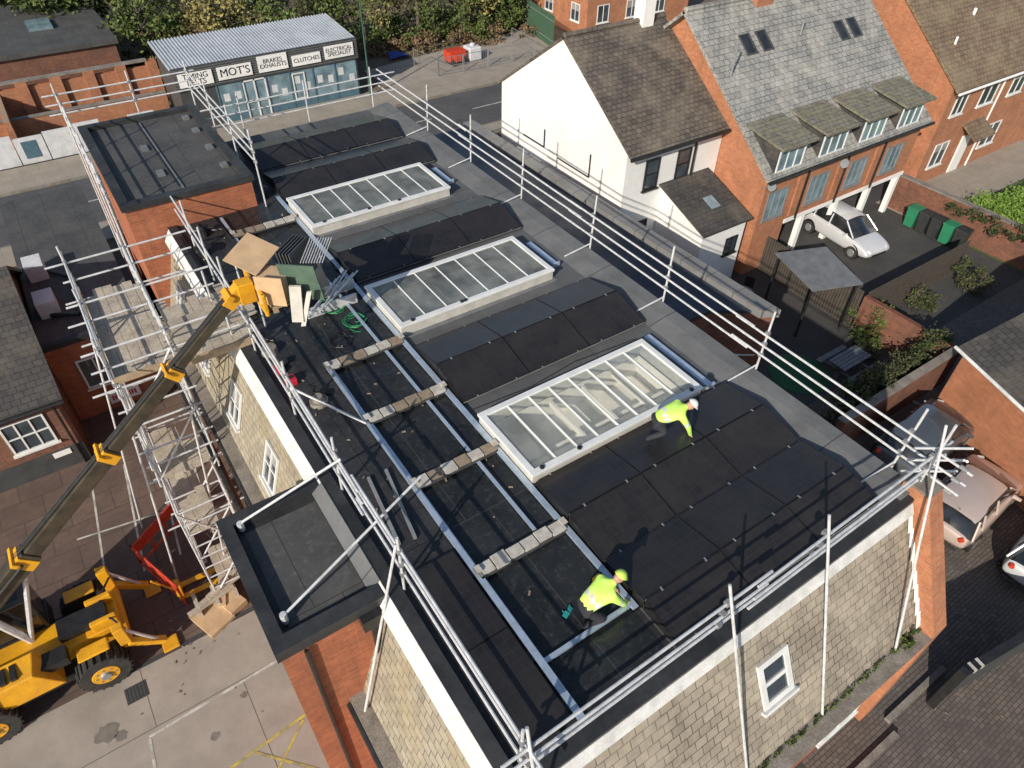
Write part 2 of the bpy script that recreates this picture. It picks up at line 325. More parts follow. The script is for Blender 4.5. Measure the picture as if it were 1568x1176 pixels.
for i in range(90):
    x,y=R.choice([(R.uniform(-9,-5.4),R.uniform(-1,9)),(R.uniform(6.6,12),R.uniform(-8,-5)),(R.uniform(-8,-4.5),R.uniform(4.6,5.4))]); a=R.uniform(0,3); l=R.uniform(.02,.09)
    gd.obox((x,y,.012),(math.cos(a),math.sin(a),0),(-math.sin(a),math.cos(a),0),(0,0,1),0,l,0,l*.5,0,.01)
gd.done()
# ------------------------------------------------------------ main building
B=Group('commercial_building')
w=P('ground_floor_walls',m_brick,B); w.box(-4.3,6.2,-5.8,18.5,0,4.05); w.done()
H=[(0,1.94),(5.44,7.38),(10.88,12.82)]
dk=P('roof_deck_left',m_felts,B); dk.box(-3.35,0,-4.2,18.5,6.85,7.0); dk.done()
dk=P('roof_deck_grey',m_feltg,B)
dk.box(4.5,5.3,-4.2,18.5,6.85,7.0)
for a,b in ((-4.2,0),(1.94,5.44),(7.38,10.88),(12.82,18.5)): dk.box(0,4.5,a,b,6.85,7.0)
dk.done()
P('valley_sheet',m_feltv,B).box(-1.85,-.12,-4.0,13.4,7.0,7.006).done()
ub=P('upper_walls',m_brick,B)
ub.box(5.9,6.14,-4.2,18.5,4.05,7.04); ub.box(-3.35,5.9,18.3,18.5,4.05,6.99); ub.done()
iw=P('attic_inner_lining',m_shaft,B)
for a,b in H:
    iw.box(-.0,4.5,a,b,6.15,6.2); iw.box(-.05,0,a-.05,b+.05,6.2,6.84); iw.box(4.5,4.55,a-.05,b+.05,6.2,6.84)
    iw.box(0,4.5,a-.05,a,6.2,6.84); iw.box(0,4.5,b,b+.05,6.2,6.84)
iw.done()
iw=P('attic_floor_shading',m_ply,B)  # dark blocks colour blocky shading onto the pale shaft floor
for a,b in H:
    for k in range(4): iw.box(.3+k*1.1,.9+k*1.1,a+.25,a+.8,6.2,6.22)
iw.done()
kbp=P('parapet_kerb',m_kerbg,B)
y0,y1=-4.2,18.5
kbp.add([(5.3,y0,7.0),(5.8,y0,7.10),(6.18,y0,7.12),(6.18,y0,7.05),(5.3,y0,6.9),(5.3,y1,7.0),(5.8,y1,7.10),(6.18,y1,7.12),(6.18,y1,7.05),(5.3,y1,6.9)],
      [(0,1,6,5),(1,2,7,6),(2,3,8,7),(3,4,9,8),(0,5,9,4),(0,4,3,2,1),(5,6,7,8,9)])
kbp.done()
ms=P('mansard_slates_left',m_slateL,B); ms.quad((-3.37,-4.25,6.8),(-3.37,18.5,6.8),(-4.2,18.5,4.2),(-4.2,-5.65,4.2)); ms.done()
ms=P('mansard_slates_near',m_slate,B); ms.quad((-3.37,-4.25,6.8),(5.95,-4.25,6.8),(5.95,-5.65,4.2),(-4.2,-5.65,4.2)); ms.done()
fa=P('white_fascia',m_wpaint,B)
fa.slabq((-3.60,-4.45,6.72),(-3.40,-4.30,7.06),(-3.40,13.4,7.06),(-3.60,13.4,6.72),.03)
fa.slabq((-3.60,-4.47,6.76),(5.9,-4.47,6.76),(5.9,-4.35,6.98),(-3.42,-4.35,6.98),.03); fa.done()
er=P('roof_edge_roll',m_felt,B); er.box(-3.39,-3.15,-4.3,13.5,7.0,7.07); er.box(-3.15,5.9,-4.34,-4.1,7.0,7.07); er.done()
eg=P('edge_trim',m_lead,B); eg.box(-3.1,5.85,-4.1,-4.04,7.0,7.04); eg.done()
pr=P('raking_brick_pier',m_brick2,B); 
pr.add([(x,y,z) for x in (5.95,6.4) for (y,z) in ((-4.0,7.3),(-4.5,7.3),(-6.0,4.3),(-6.0,0),(-4.0,0))],[(0,1,2,3,4),(9,8,7,6,5),(0,5,6,1),(1,6,7,2),(2,7,8,3),(3,8,9,4),(4,9,5,0)]); pr.done()
cp=P('pier_coping',m_stone,B); cp.slabq((5.9,-3.95,7.36),(5.9,-4.55,7.36),(6.45,-4.55,7.36),(6.45,-3.95,7.36),.06); cp.done()
fl=P('pier_flashing',m_wpaint,B)
for k in range(9):
    t=k/9; t2=(k+1)/9
    fl.add([(5.9,-4.25-1.42*t-.02,6.85-2.65*t+.04),(5.948,-4.25-1.42*t-.02,6.85-2.65*t+.04+.12),(5.948,-4.25-1.42*t2-.02,6.85-2.65*t2+.1),(5.84,-4.25-1.42*t2-.02,6.85-2.65*t2+.03)],[(0,1,2,3)])
fl.done()
le=P('stone_ledge',m_stone,B); le.box(-4.5,5.95,-6.0,-5.6,4.05,4.2); le.box(-4.5,-4.15,-5.6,-.5,4.05,4.2); le.box(-4.5,-4.15,2.45,13.5,4.05,4.2); le.done()
mo=P('ledge_moss',l_green,B)
for i in range(26): leaves(mo,(-3+i*.35,-5.72,4.22),(.2,.05,.04),90,.025,6)
leaves(mo,(5.5,-5.75,4.32),(.25,.12,.16),400,.04,6); mo.done()
gt=P('gutter_pipes',m_black,B)
gt.tube((-4.52,2.5,4.1),(-4.52,13.4,4.1),.07); gt.tube((-4.52,-5.9,4.1),(-4.52,-.55,4.1),.07)
for y in (3.2,8.0,12.6,-4.8): gt.tube((-4.42,y,4.1),(-4.42,y,0),.05)
gt.tube((-3.75,-.6,6.6),(-3.75,-.6,4.2),.06); gt.box(-3.95,-3.6,-.72,-.5,6.5,6.8)
gt.tube((-4.9,-.57,6.7),(-4.9,-.57,0),.04)
gt.tube((-4.75,4.0,3.3),(-4.75,13.0,3.3),.1)
gt.done()
nl=V((-2.6,0,.83)).normalized(); ul=V((-.83,0,-2.6)).normalized()*-1
for y in (4.4,6.9,9.4,11.9):
    window(B,(-4.02,y+.75,4.8),(0,-1,0),ul,nl,.75,1.1,2,2)
nn=V((0,-2.6,1.4)).normalized(); un=V((0,1.4,2.6)).normalized()
for xx in (1.45,-2.3):
    window(B,(xx,-5.16,5.1),(1,0,0),un,nn,.78,.98,1,2,fw=.12,blind=False)
for y in (4,7,10): window(B,(-4.31,y+1,1.2),(0,-1,0),(0,0,1),(-1,0,0),1.1,1.4,2,2)
for x in (-2,1,4): window(B,(x,-5.81,1.2),(1,0,0),(0,0,1),(0,-1,0),1.3,1.4,2,1)
S=P('stair_block_walls',m_brick,B); S.box(-5.3,-3.45,-.5,2.45,0,6.75); S.done()
S=P('stair_block_roof',m_felt,B); S.box(-5.12,-3.5,-.28,2.25,6.75,6.82)
S.box(-5.36,-5.12,-.56,2.5,6.75,7.02);S.box(-5.12,-3.45,-.56,-.28,6.75,7.02);S.box(-5.12,-3.45,2.25,2.5,6.75,7.02)
S.done()
S=P('stair_block_deck',m_feltt,B); S.box(-5.0,-3.62,-.12,2.1,6.82,6.83); S.done()
S=P('stair_block_link',m_kerbg,B); S.slabq((-3.62,-.28,6.88),(-3.4,-.28,7.09),(-3.4,2.25,7.09),(-3.62,2.25,6.88),.05); S.done()
T=P('tower_walls',m_brick,B); T.box(-4.3,-.75,13.5,19.7,0,7.85); T.done()
T=P('tower_parapet',m_felt,B); T.box(-4.38,-4.12,13.42,19.78,7.85,8.02);T.box(-.93,-.67,13.42,19.78,7.85,8.02);T.box(-4.12,-.93,13.42,13.68,7.85,8.02);T.box(-4.12,-.93,19.52,19.78,7.85,8.02);T.done()
T=P('tower_deck',m_feltt,B); T.box(-4.12,-.93,13.68,19.52,7.85,7.88); T.done()
bb=P('tower_ballast_blocks',m_lead,B)
for y in (14.6,16.1,17.6,18.8): bb.box(-1.25,-1.05,y,y+.3,7.88,7.95)
for y in (15.0,17.0): bb.box(-3.0,-2.8,y,y+.4,7.88,7.94)
bb.box(-2.6,-2.55,13.9,19.3,7.88,7.92)
bb.done()
vt=P('roof_vents',m_black,B)
for (x,y,h,r) in ((-2.6,12.6,.3,.12),(-2.2,11.0,.35,.14),(-1.2,14.2,.4,.09),(-.35,13.9,.3,.08),(-2.9,11.6,.25,.16),(-.4,12.2,.2,.05),(-2.75,6.0,.12,.08)):
    vt.tube((x,y,7.0),(x,y,7+h),r,12); vt.tube((x,y,7+h),(x,y,7+h+.06),r*1.5,12,r*.8)
vt.box(-3.0,-2.3,9.8,10.7,7,7.08)
vt.path([(-2.9,12.9,7.1),(-2.1,12.5,7.1),(-2.0,10.8,7.1),(-2.7,9.2,7.08)],.05,8)
vt.done()
cw=P('round_vent_cap',m_stone,B); cw.tube((-2.55,4.4,7.0),(-2.55,4.4,7.1),.2,16); cw.tube((-2.55,4.4,7.1),(-2.55,4.4,7.22),.13,16,.09); cw.tube((-2.85,6.6,7.0),(-2.85,6.6,7.16),.2,16,.17); cw.done()
# ------------------------------------------------------------ rooflights
for k,(a,b) in enumerate(H):
    g=Group('roof_skylight')
    up=P('upstand',m_cream,g); 
    x0,x1,y0,y1=0,4.5,a,b; t=.1
    up.box(x0,x1,y0,y0+t,6.99,7.27);up.box(x0,x1,y1-t,y1,6.99,7.27);up.box(x0,x0+t,y0+t,y1-t,6.99,7.27);up.box(x1-t,x1,y0+t,y1-t,6.99,7.27); up.done()
    fr=P('frame',m_wframe,g,bevel=.008); q=.11; e=.03
    fr.box(x0-e,x1+e,y0-e,y0+q,7.27,7.34);fr.box(x0-e,x1+e,y1-q,y1+e,7.27,7.34);fr.box(x0-e,x0+q,y0+q,y1-q,7.27,7.338);fr.box(x1-q,x1+e,y0+q,y1-q,7.27,7.338)
    n=8 if k==0 else 7
    for i in range(1,n): xx=x0+q+(x1-x0-2*q)*i/n; fr.box(xx-.018,xx+.018,y0+q,y1-q,7.25,7.325)
    fr.done()
    gl_=P('glazing',m_sky,g); gl_.quad((x0+q,y0+q,7.305),(x1-q,y0+q,7.305),(x1-q,y1-q,7.305),(x0+q,y1-q,7.305)); gl_.done()
    bl=P('inner_rafters',m_shaft,g)
    for i in range(1,5): xx=x1*i/5; bl.box(xx-.03,xx+.03,y0+t,y1-t,6.7,6.85)
    bl.box(.1,4.4,y0+.75,y0+.83,6.6,6.7)
    bl.done()
    sh=P('flashing',m_lead,g); sh.box(x0-.12,x0-.001,y0-.12,y1+.12,7.0,7.02);sh.box(x0,x1,y0-.12,y0-.001,7.0,7.02);sh.box(x0,x1,y1+.001,y1+.12,7.0,7.02); sh.box(x1+.001,x1+.1,y0-.1,y1+.1,7.0,7.02); sh.done()
    tk=P('glazing_clamps',m_black,g)
    for i in range(3): xx=R.uniform(.1,.4) if i==0 else R.uniform(1,4.3); tk.tube((xx,y0+.05,7.34),(xx,y0+.05,7.37),.05,10)
    tk.done()
# ------------------------------------------------------------ solar arrays
def row(g,pf,cl,x0,n,ya,za,yb,zb):
    W=1.72; u=V((1,0,0))
    for i in range(n):
        dz=R.uniform(-.006,.006); A=V((0,ya,za+dz));Bv=V((0,yb,zb+R.uniform(-.006,.006))); v=(Bv-A); ln=v.length; v.normalize(); nrm=u.cross(v)
        if nrm.z<0: nrm=-nrm
        O=V((x0+i*(W+.018),ya,za+dz)); w0=W
        pf[0].obox(O,u,v,nrm,.012,w0-.012,.012,ln-.012,0,.034)
        for (a1,a2,b1,b2) in ((0,w0,0,.012),(0,w0,ln-.012,ln),(0,.012,.012,ln-.012),(w0-.012,w0,.012,ln-.012)): pf[1].obox(O,u,v,nrm,a1,a2,b1,b2,-.004,.037)
        for fx in (.35,w0-.35):
            for e in (0,ln): cl.obox(O,u,v,nrm,fx-.016,fx+.016,e-.016,e+.016,.034,.042)
    cl.obox(V((x0,ya,za)),u,v,nrm,0,n*(W+.018),-.012,.0,-.03,-.005)
def array(x0,n,rows):
    g=Group('solar_panel_array'); a=P('cells',m_pv,g); f=P('frames',m_pvf,g); c=P('clamps',m_grey,g)
    for r in rows: row(g,(a,f),c,x0,n,*r)
    a.done();f.done();c.done()
    s=P('wind_deflectors',m_pvf,g)
    for (ya,za,yb,zb) in rows:
        for xx in (x0-.01,x0+n*1.738): s.add([(xx,ya,za),(xx,yb,zb),(xx,yb,7.01),(xx,ya,7.01)],[(0,1,2,3)])
    s.done()
array(.03,3,[(-1.09,7.30,-.06,7.12),(-2.12,7.12,-1.11,7.30),(-3.15,7.30,-2.16,7.12),(-4.0,7.12,-3.17,7.30)])
array(.03,3,[(2.62,7.1,3.72,7.36),(4.84,7.1,3.74,7.36)])
array(.03,3,[(8.0,7.1,9.1,7.36),(10.2,7.1,9.12,7.36)])
array(.03,3,[(13.15,7.1,14.2,7.34),(15.25,7.1,14.22,7.34)])
array(.03,3,[(15.45,7.1,16.5,7.34),(17.55,7.1,16.52,7.34)])
al=P('array_mounting_rail',m_grey); al.box(.05,5.2,-2.155,-2.125,7.05,7.12); al.done()
g=Group('solar_panel_array'); a=P('cells',m_pv,g); f=P('frames',m_pvf,g)
for i in range(2):
    y0=-3.95+i*1.74; O=V((-2.98,y0,7.09))
    a.obox(O,(1,0,0),(0,1,0),(0,0,1),.012,.9,.012,1.71,0,.034)
    for q in ((0,.912,0,.012),(0,.912,1.71,1.722),(0,.012,.012,1.71),(.9,.912,.012,1.71)): f.obox(O,(1,0,0),(0,1,0),(0,0,1),*q,-.004,.037)
    for yy in (.2,1.4): f.box(-2.9,-2.2,y0+yy,y0+yy+.06,7.0,7.085)
a.done();f.done()
g=Group('ballast_mounting_frame'); r=P('side_rails',m_alu,g)
r.box(-2.0,-1.88,-4.0,5.3,7.05,7.1); r.box(-.14,-.03,-3.1,13.6,7.05,7.1)
r.box(-1.98,-1.9,9.6,13.2,7.05,7.09); r.box(-.62,-.55,-.9,9.5,7.05,7.08)
r.done()
r=P('cross_rails',m_alu,g); r.box(-1.88,-.14,-3.04,-2.96,7.05,7.1); r.done()
tr=P('ballast_trays',m_dgrey,g); b1=P('ballast_slabs',m_slab,g); b2=P('ballast_slabs_stained',m_slabb,g); sk=P('plastic_feet',m_black,g)
for y,xa,xb in ((-1.1,-1.93,-.1),(1.2,-1.93,-.1),(3.27,-1.93,-.1),(5.27,-1.98,-.1),(12.0,-1.95,-.15),):
    tr.box(xa,xb,y-.15,y+.15,7.06,7.1); n=6
    for i in range(n):
        w_=(xb-xa)/n; (b2 if R.random()<.3 else b1).box(xa+i*w_+.015,xa+(i+1)*w_-.015,y-.12+R.uniform(-.02,.02),y+.11+R.uniform(-.02,.02),7.1,7.15+R.uniform(0,.02))
    for xx in (xa,xb): b1.box(xx-.06,xx+.06,y-.06,y+.08,7.18,7.21)
for y in [-3.7+.9*i for i in range(11)]: sk.box(-2.04,-1.84,y-.1,y+.1,7.006,7.05)
for y in [-2.7+.9*i for i in range(18)]: sk.box(-.18,-.0,y-.1,y+.1,7.006,7.05)
tr.done();b1.done();b2.done();sk.done()
for (y0,y1) in ((.1,2.2),(5.9,7.2),(11.6,12.7)):
    t=P('cable_tray',m_alu,bevel=.01); t.box(4.85,5.03,y0,y1,7.02,7.1); t.box(4.82,5.06,y0-.05,y0+.02,7.01,7.14); t.done()
lp=Group('loose_timber_battens'); q=P('battens',m_grey,lp)
q.obox((-2.75,.2,7.01),(.12,1,0),(-1,.12,0),(0,0,1),0,1.7,0,.06,0,.06); q.obox((-2.45,.15,7.01),(.16,1,0),(-1,.16,0),(0,0,1),0,1.75,0,.06,0,.06); q.done()
# ------------------------------------------------------------ scaffold guard rails
tr_=.026
sg=Group('scaffold_guard_rail'); s=P('tubes',m_steel,sg); c=P('couplers',m_grey,sg)
def coup(p): c.box(p[0]-.045,p[0]+.045,p[1]-.045,p[1]+.045,p[2]-.045,p[2]+.045)
J=lambda:R.uniform(-.03,.03)
for z,dx in ((7.55,0),(7.85,.02),(8.15,0)):
    ys_=[-4.6,.5,6.7,12.8,18.9]
    for a_,b_ in zip(ys_[:-1],ys_[1:]): s.tube((6.15+dx+J(),a_-.25,z+J()),(6.15+dx+J(),b_+.25,z+J()),tr_)
for y in (15.4,12.4,9.4,6.0,3.0,-.1,-3.6):
    s.tube((6.2,y,6.6),(6.25+J(),y+J(),8.7+J()),tr_)
    s.tube((6.2,y,7.25),(5.4,y+.1,7.06),tr_*.8)
    for z in (7.55,7.85,8.15): coup((6.2,y,z))
for z,dy in ((7.5,0),(7.82,-.02),(8.15,0)):
    s.tube((-3.5,-4.2+dy,z+J()),(1.6,-4.18+dy,z),tr_); s.tube((1.2,-4.25+dy,z),(6.6,-4.18+dy,z+J()),tr_)
for x,xb in ((2.9,2.8),(.6,.75),(5.95,5.1),(-3.05,-3.4)):
    s.tube((x,-4.1,8.55 if x<5 else 8.9),(xb,-5.72,4.2),tr_)
    for z in (7.5,7.82,8.15): coup((x,-4.18,z))
for z in (7.5,7.82,8.15):
    s.tube((5.8,-3.9,z+.05),(6.7,-4.5,z+.05),tr_); c.tube((6.15,-4.6,z),(6.15,-4.75,z),.045)
s.tube((6.1,-4.2,7.1),(6.1,-4.2,8.9),tr_)
for z,dx in ((7.5,0),(7.8,.03),(8.15,0)):
    s.tube((-3.08+dx,-4.6,z+J()),(-3.08+dx,1.2,z),tr_); s.tube((-3.14+dx,.8,z),(-3.08+dx,7.0 if z<8 else 6.5,z+J()),tr_)
for y in (-4.1,-.65,1.9,4.3,6.8):
    s.tube((-3.12,y,6.95),(-3.1,y+J(),8.5),tr_)
    for z in (7.5,7.8,8.15): coup((-3.1,y,z))
s.tube((-3.1,1.6,8.2),(-4.95,2.2,7.05),tr_); s.tube((-2.0,.7,7.9),(-5.0,.0,7.05),tr_); s.tube((-3.12,-.6,8.3),(-4.35,-.9,4.25),tr_)
s.tube((-3.1,4.2,7.9),(-2.0,3.2,7.1),tr_); s.tube((-5.0,2.2,7.05),(-5.0,2.2,6.85),.06); s.tube((-5.0,.0,7.1),(-5.0,.0,6.85),.06)
for z in (7.5,7.85,8.15): s.tube((-.7,18.6,z),(6.6,18.6,z),tr_)
for x in (.6,3.0,5.6): s.tube((x,18.6,6.9),(x,18.6,8.5),tr_)
for z in (8.45,8.75,9.05):
    s.tube((-4.6,13.0,z),(-4.6,20.3,z),tr_); s.tube((-5,19.9,z),(-.3,19.9,z),tr_); s.tube((-.55,13.2,z),(-.55,20.1,z),tr_)
for (x,y) in ((-4.6,13.4),(-4.6,15.5),(-4.6,17.7),(-4.6,19.9),(-2.4,19.9),(-.55,19.9),(-.55,17.6),(-.55,15.4),(-.55,13.3)):
    s.tube((x,y,0 if x<-4 else 7.0),(x,y,9.4),tr_)
    for z in (8.45,8.75,9.05): coup((x,y,z))
for z in (7.6,8.0): s.tube((-3.05,6.8,z),(-3.05,13.4,z),tr_)
for y in (8.6,10.2,11.8): s.tube((-3.05,y,6.9),(-3.05,y,8.6),tr_)
s.done();c.done()
# ------------------------------------------------------------ scaffold tower
st=Group('scaffold_tower'); s=P('tubes',m_steel,st); c=P('couplers',m_grey,st)
xs=(-6.1,-4.75); ys=(7.4,9.4,11.4)
for x in xs:
    for y in ys:
        s.tube((x,y,0),(x,y,8.4+J()*4),tr_); s.box(x-.08,x+.08,y-.08,y+.08,.0,.012)
        for z in (1.9,3.8,5.7,7.0,7.5,8.0): coup((x,y,z))
for z in (1.9,3.8,5.7,6.9,7.5,8.0):
    for x in xs: s.tube((x,ys[0]-.35-J()*5,z),(x,ys[-1]+.35+J()*8,z+J()),tr_)
    for y in ys: s.tube((xs[0]-.35+J()*5,y,z-.05),(xs[1]+.35 if z<6 else -3.2,y,z-.05),tr_)
for z in (2.4,2.9,4.3,4.8,6.2):
    s.tube((xs[0]-.02,ys[0]-.2,z),(xs[0]-.02,ys[-1]+.2,z),tr_); s.tube((xs[0]-.2,ys[0]-.02,z),(xs[1]+.2,ys[0]-.02,z),tr_)
for z in (0.2,1.9,3.8,5.7):
    s.tube((xs[0],ys[0],z),(xs[0],ys[1],z+1.8),tr_); s.tube((xs[0]-.03,ys[2],z),(xs[0]-.03,ys[1],z+1.8),tr_); s.tube((xs[0],ys[0]-.03,z),(xs[1],ys[0]-.03,z+1.8),tr_)
s.tube((-6.9,7.2,0),(-6.2,7.6,5.7),tr_); s.tube((-5.6,6.9,0),(-4.9,7.2,5.7),tr_); s.tube((-7.3,9.6,0),(-6.15,11.2,6.8),tr_)
for x in (-3.4,-2.6):
    for y in (7.6,9.2): s.tube((x,y,7.0),(x,y,8.0),tr_)
for x in (-6.1,-4.9):
    s.tube((x,6.0,0),(x,6.0,3.9),tr_)
    for z in (1.0,1.9,2.9,3.8): s.tube((x,5.95,z),(x,7.4,z),tr_)
for z in (.5,1.0,1.45,1.9,2.4,2.9,3.3,3.8): s.tube((-6.1,6.0,z),(-4.9,6.0,z),tr_*.8)
s.tube((-6.1,5.98,.2),(-4.9,5.98,1.9),tr_); s.tube((-4.9,5.98,1.9),(-6.1,5.98,3.8),tr_)
x=-6.15
for z in (4.3,4.9): s.tube((x,6.6,z),(x,12.3,z),tr_)
for k in range(14): s.tube((x,6.7+k*.4,4.3 if k%2 else 4.9),(x,7.1+k*.4,4.9 if k%2 else 4.3),tr_*.6)
s.done();c.done()
bd=P('boards',m_board,st)
def deck(x0,x1,y0,y1,z):
    n=max(1,round((x1-x0)/.235)); 
    for i in range(n):
        bd.box(x0+i*.235,x0+i*.235+.225,y0+R.uniform(-.2,.15),y1+R.uniform(-.15,.25),z,z+.038+R.uniform(0,.02))
deck(-6.05,-4.75,7.6,11.3,6.93); deck(-4.6,-3.0,7.3,9.6,7.06); deck(-6.05,-4.8,7.2,8.3,3.85); deck(-6.05,-5.3,7.4,11.2,1.95)
deck(-5.9,-4.8,6.2,7.2,.45); deck(-6.0,-5.3,6.1,7.2,2.95)
for i in range(4): bd.obox((-4.6+i*.02,7.9+i*.24,7.13),(1,.08,0),(-.08,1,0),(0,0,1),0,2.0,0,.22,0,.035)
bd.done()
tb=P('toe_boards',m_wood,st); tb.box(-6.12,-6.08,7.4,11.4,6.98,7.18); tb.box(-6.1,-4.75,7.38,7.42,6.98,7.16); tb.box(-4.6,-3.0,7.0,7.04,7.1,7.3); tb.done()
# ------------------------------------------------------------ telehandler
tg=Group('telehandler'); by=6.3; rx=-11.45
y_=P('chassis',m_yel,tg,bevel=.04)
y_.box(-12.3,-8.3,by-.5,by+.4,.65,1.2)
y_.add([(-12.1,by-1.15,.85),(-9.75,by-1.15,.85),(-9.75,by-.45,.85),(-12.1,by-.45,.85),(-12.1,by-1.1,1.5),(-10.2,by-1.1,1.6),(-10.1,by-.5,1.7),(-12.1,by-.5,1.65)],[(0,3,2,1),(4,5,6,7),(0,1,5,4),(1,2,6,5),(2,3,7,6),(3,0,4,7)])
y_.box(-9.35,-8.65,by-1.12,by-.75,1.24,1.3); y_.box(-9.35,-8.65,by+.75,by+1.12,1.24,1.3)
y_.box(-8.45,-8.2,by-.95,by+.95,.75,1.05)
y_.box(-12.7,-12.2,by-.9,by+.9,.7,1.5)
y_.box(-8.9,-8.3,by-.45,by-.3,1.2,1.5); y_.box(-8.9,-8.3,by+.25,by+.4,1.2,1.5)
y_.done()
y_=P('stabiliser_legs',m_yel,tg,bevel=.02)
for sy in (-1,1):
    yy=by+sy*.95
    y_.obox((-8.3,yy,.95),(1,0,-.9),(0,1,0),(.9,0,1),0,.95,-.09,.09,-.08,.08); y_.box(-7.75,-7.35,yy-.2,yy+.2,.02,.09); y_.box(-8.45,-8.2,yy-.12,yy+.12,1.05,1.7)
y_.done()
k_=P('stabiliser_rams',m_steel,tg)
for sy in (-1,1): k_.tube((-8.25,by+sy*.95,1.5),(-7.65,by+sy*.95,.35),.04)
k_.done()
ve=P('engine_grille',m_black,tg)
for i in range(7): ve.box(-11.9+i*.13,-11.83+i*.13,by-1.165,by-1.13,.95,1.45)
for i in range(6): ve.box(-11.7+i*.22,-11.58+i*.22,by-1.0,by-.6,1.6,1.69)
ve.box(-12.1,-8.6,by-.9,by+.9,.45,.7); ve.box(-10.15,-9.5,by-.95,by-.52,1.2,1.45)
ve.box(-9.6,-8.5,by-.3,by+.25,1.2,1.42)
ve.path([(-8.6,by-.2,1.4),(-8.4,by-.5,1.5),(-8.2,by-.9,1.4)],.03); ve.path([(-8.6,by+.2,1.4),(-8.4,by+.5,1.5),(-8.2,by+.9,1.4)],.03)
ve.done()
wh=P('tyres',m_rub,tg,bevel=.03); hb=P('wheel_hubs',m_yel,tg,bevel=.01); hk=P('hub_centres',m_grey,tg)
for x in (-9.0,rx):
    for sy in (-1,1):
        yc=by+sy*1.1; wh.tube((x,yc-.2,.6),(x,yc+.2,.6),.58,28)
        for k in range(22):
            a=k*2*math.pi/22; cx,cz=math.cos(a),math.sin(a)
            for h in (-1,1): wh.obox((x+cx*.57,yc+h*.1,.6+cz*.57),(-cz,h*.35,cx),(0,1,0),(cx,0,cz),-.035,.035,-.1,.1,0,.05)
        hb.tube((x,yc+sy*.205,.6),(x,yc+sy*.215,.6),.32,24,.3); hk.tube((x,yc+sy*.21,.6),(x,yc+sy*.27,.6),.14,16,.11)
        for k in range(8): hk.tube((x+.22*math.cos(k*.785),yc+sy*.21,.6+.22*math.sin(k*.785)),(x+.22*math.cos(k*.785),yc+sy*.235,.6+.22*math.sin(k*.785)),.022,6)
wh.done();hb.done();hk.done()
cb=P('cab_frame',m_black,tg,bevel=.02)
cx0,cx1,cy0,cy1=-11.3,-9.8,by+.4,by+1.2
for x,y in ((cx0,cy0),(cx1,cy0),(cx0,cy1),(cx1-.1,cy1)): cb.obox((x,y,1.0),(1,0,0),(0,1,0),(0,0,1),-.04,.04,-.04,.04,0,1.4)
cb.box(cx0-.05,cx1+.05,cy0-.05,cy1+.05,.8,1.25); cb.box(cx0+.1,cx1-.15,cy0+.1,cy1-.1,2.42,2.47); cb.done()
cb=P('cab_roof',m_boom,tg,bevel=.04); cb.box(cx0-.05,cx1,cy0-.05,cy1+.05,2.4,2.46); cb.done()
cb=P('cab_glass',m_carg,tg); cb.box(cx0,cx1,cy0,cy1,1.26,2.39); cb.done()
bdv=V((.79,0,.645)).normalized(); bup=V((-bdv.z,0,bdv.x))
P0=V((-12.3,by+.2,1.45)); 
def boomsec(nm,m,a,b,w_,h): q=P(nm,m,tg,bevel=.025); q.obox(P0,bdv,(0,1,0),bup,a,b,-w_/2,w_/2,-h/2,h/2); q.done()
boomsec('boom_outer',m_boom,-.2,4.2,.36,.44); boomsec('boom_middle',m_boom,4.2,7.3,.29,.35); boomsec('boom_inner',m_boom,7.3,9.7,.23,.28); boomsec('boom_fly',m_boom,9.7,11.9,.18,.22)
yc_=P('boom_collars',m_yel,tg,bevel=.015)
for a,w_,h,l in ((.0,.42,.5,.6),(3.8,.41,.49,.3),(7.0,.35,.42,.26),(9.4,.29,.35,.24),(11.4,.24,.3,.5)):
    yc_.obox(P0,bdv,(0,1,0),bup,a,a+l,-w_/2,w_/2,-h/2,h/2); yc_.obox(P0,bdv,(0,1,0),bup,a+l*.3,a+l*.6,-w_/2-.08,w_/2+.08,h/2-.1,h/2+.06)
yc_.done()
ho=P('boom_hoses',m_black,tg)
for dy in (.22,.26): ho.tube(P0+bdv*.6+V((0,-dy,.1)),P0+bdv*3.9+V((0,-dy,.1)),.022)
for dy in (-.08,-.03,.03): ho.tube(P0+bdv*4.0+bup*.24+V((0,dy,0)),P0+bdv*11.5+bup*.16+V((0,dy,0)),.016)
ho.done()
sb=P('boom_label',m_wline,tg); sb.obox(P0,bdv,bup,(0,-1,0),1.0,2.0,-.12,.12,.18,.186); sb.done()
rmm=P('boom_lift_ram',m_steel,tg); rmm.tube((-10.2,by+.2,1.2),P0+bdv*3.5-bup*.25,.06); rmm.tube((-10.2,by+.2,1.2),P0+bdv*2.0-bup*.4,.09); rmm.done()
E=P0+bdv*11.9
hd=P('fork_carriage',m_yel,tg,bevel=.02); hd.obox(E,(1,0,0),(0,1,0),(0,0,1),-.1,.25,-.15,.15,-.35,.15)
hd.obox(E,(1,0,0),(0,1,0),(0,0,1),.25,.32,-.6,.6,-.5,-.38);hd.obox(E,(1,0,0),(0,1,0),(0,0,1),.25,.32,-.6,.6,-.05,.05)
for dy in (-.55,0,.55): hd.obox(E,(1,0,0),(0,1,0),(0,0,1),.24,.33,dy-.04,dy+.04,-.5,.05)
hd.done()
fk=P('forks',m_black,tg)
for dy in (-.4,.4): fk.obox(E,(1,0,0),(0,1,0),(0,0,1),.33,1.6,dy-.06,dy+.06,-.52,-.47)
fk.done()
ex,ey,ez=E.x+.4,E.y,E.z-.47
pg=Group('pallet_load'); p_=P('pallet',m_wood,pg)
for i in range(6): p_.box(ex+.02,ex+1.2,ey-.6+i*.21,ey-.45+i*.21,ez+.1,ez+.12)
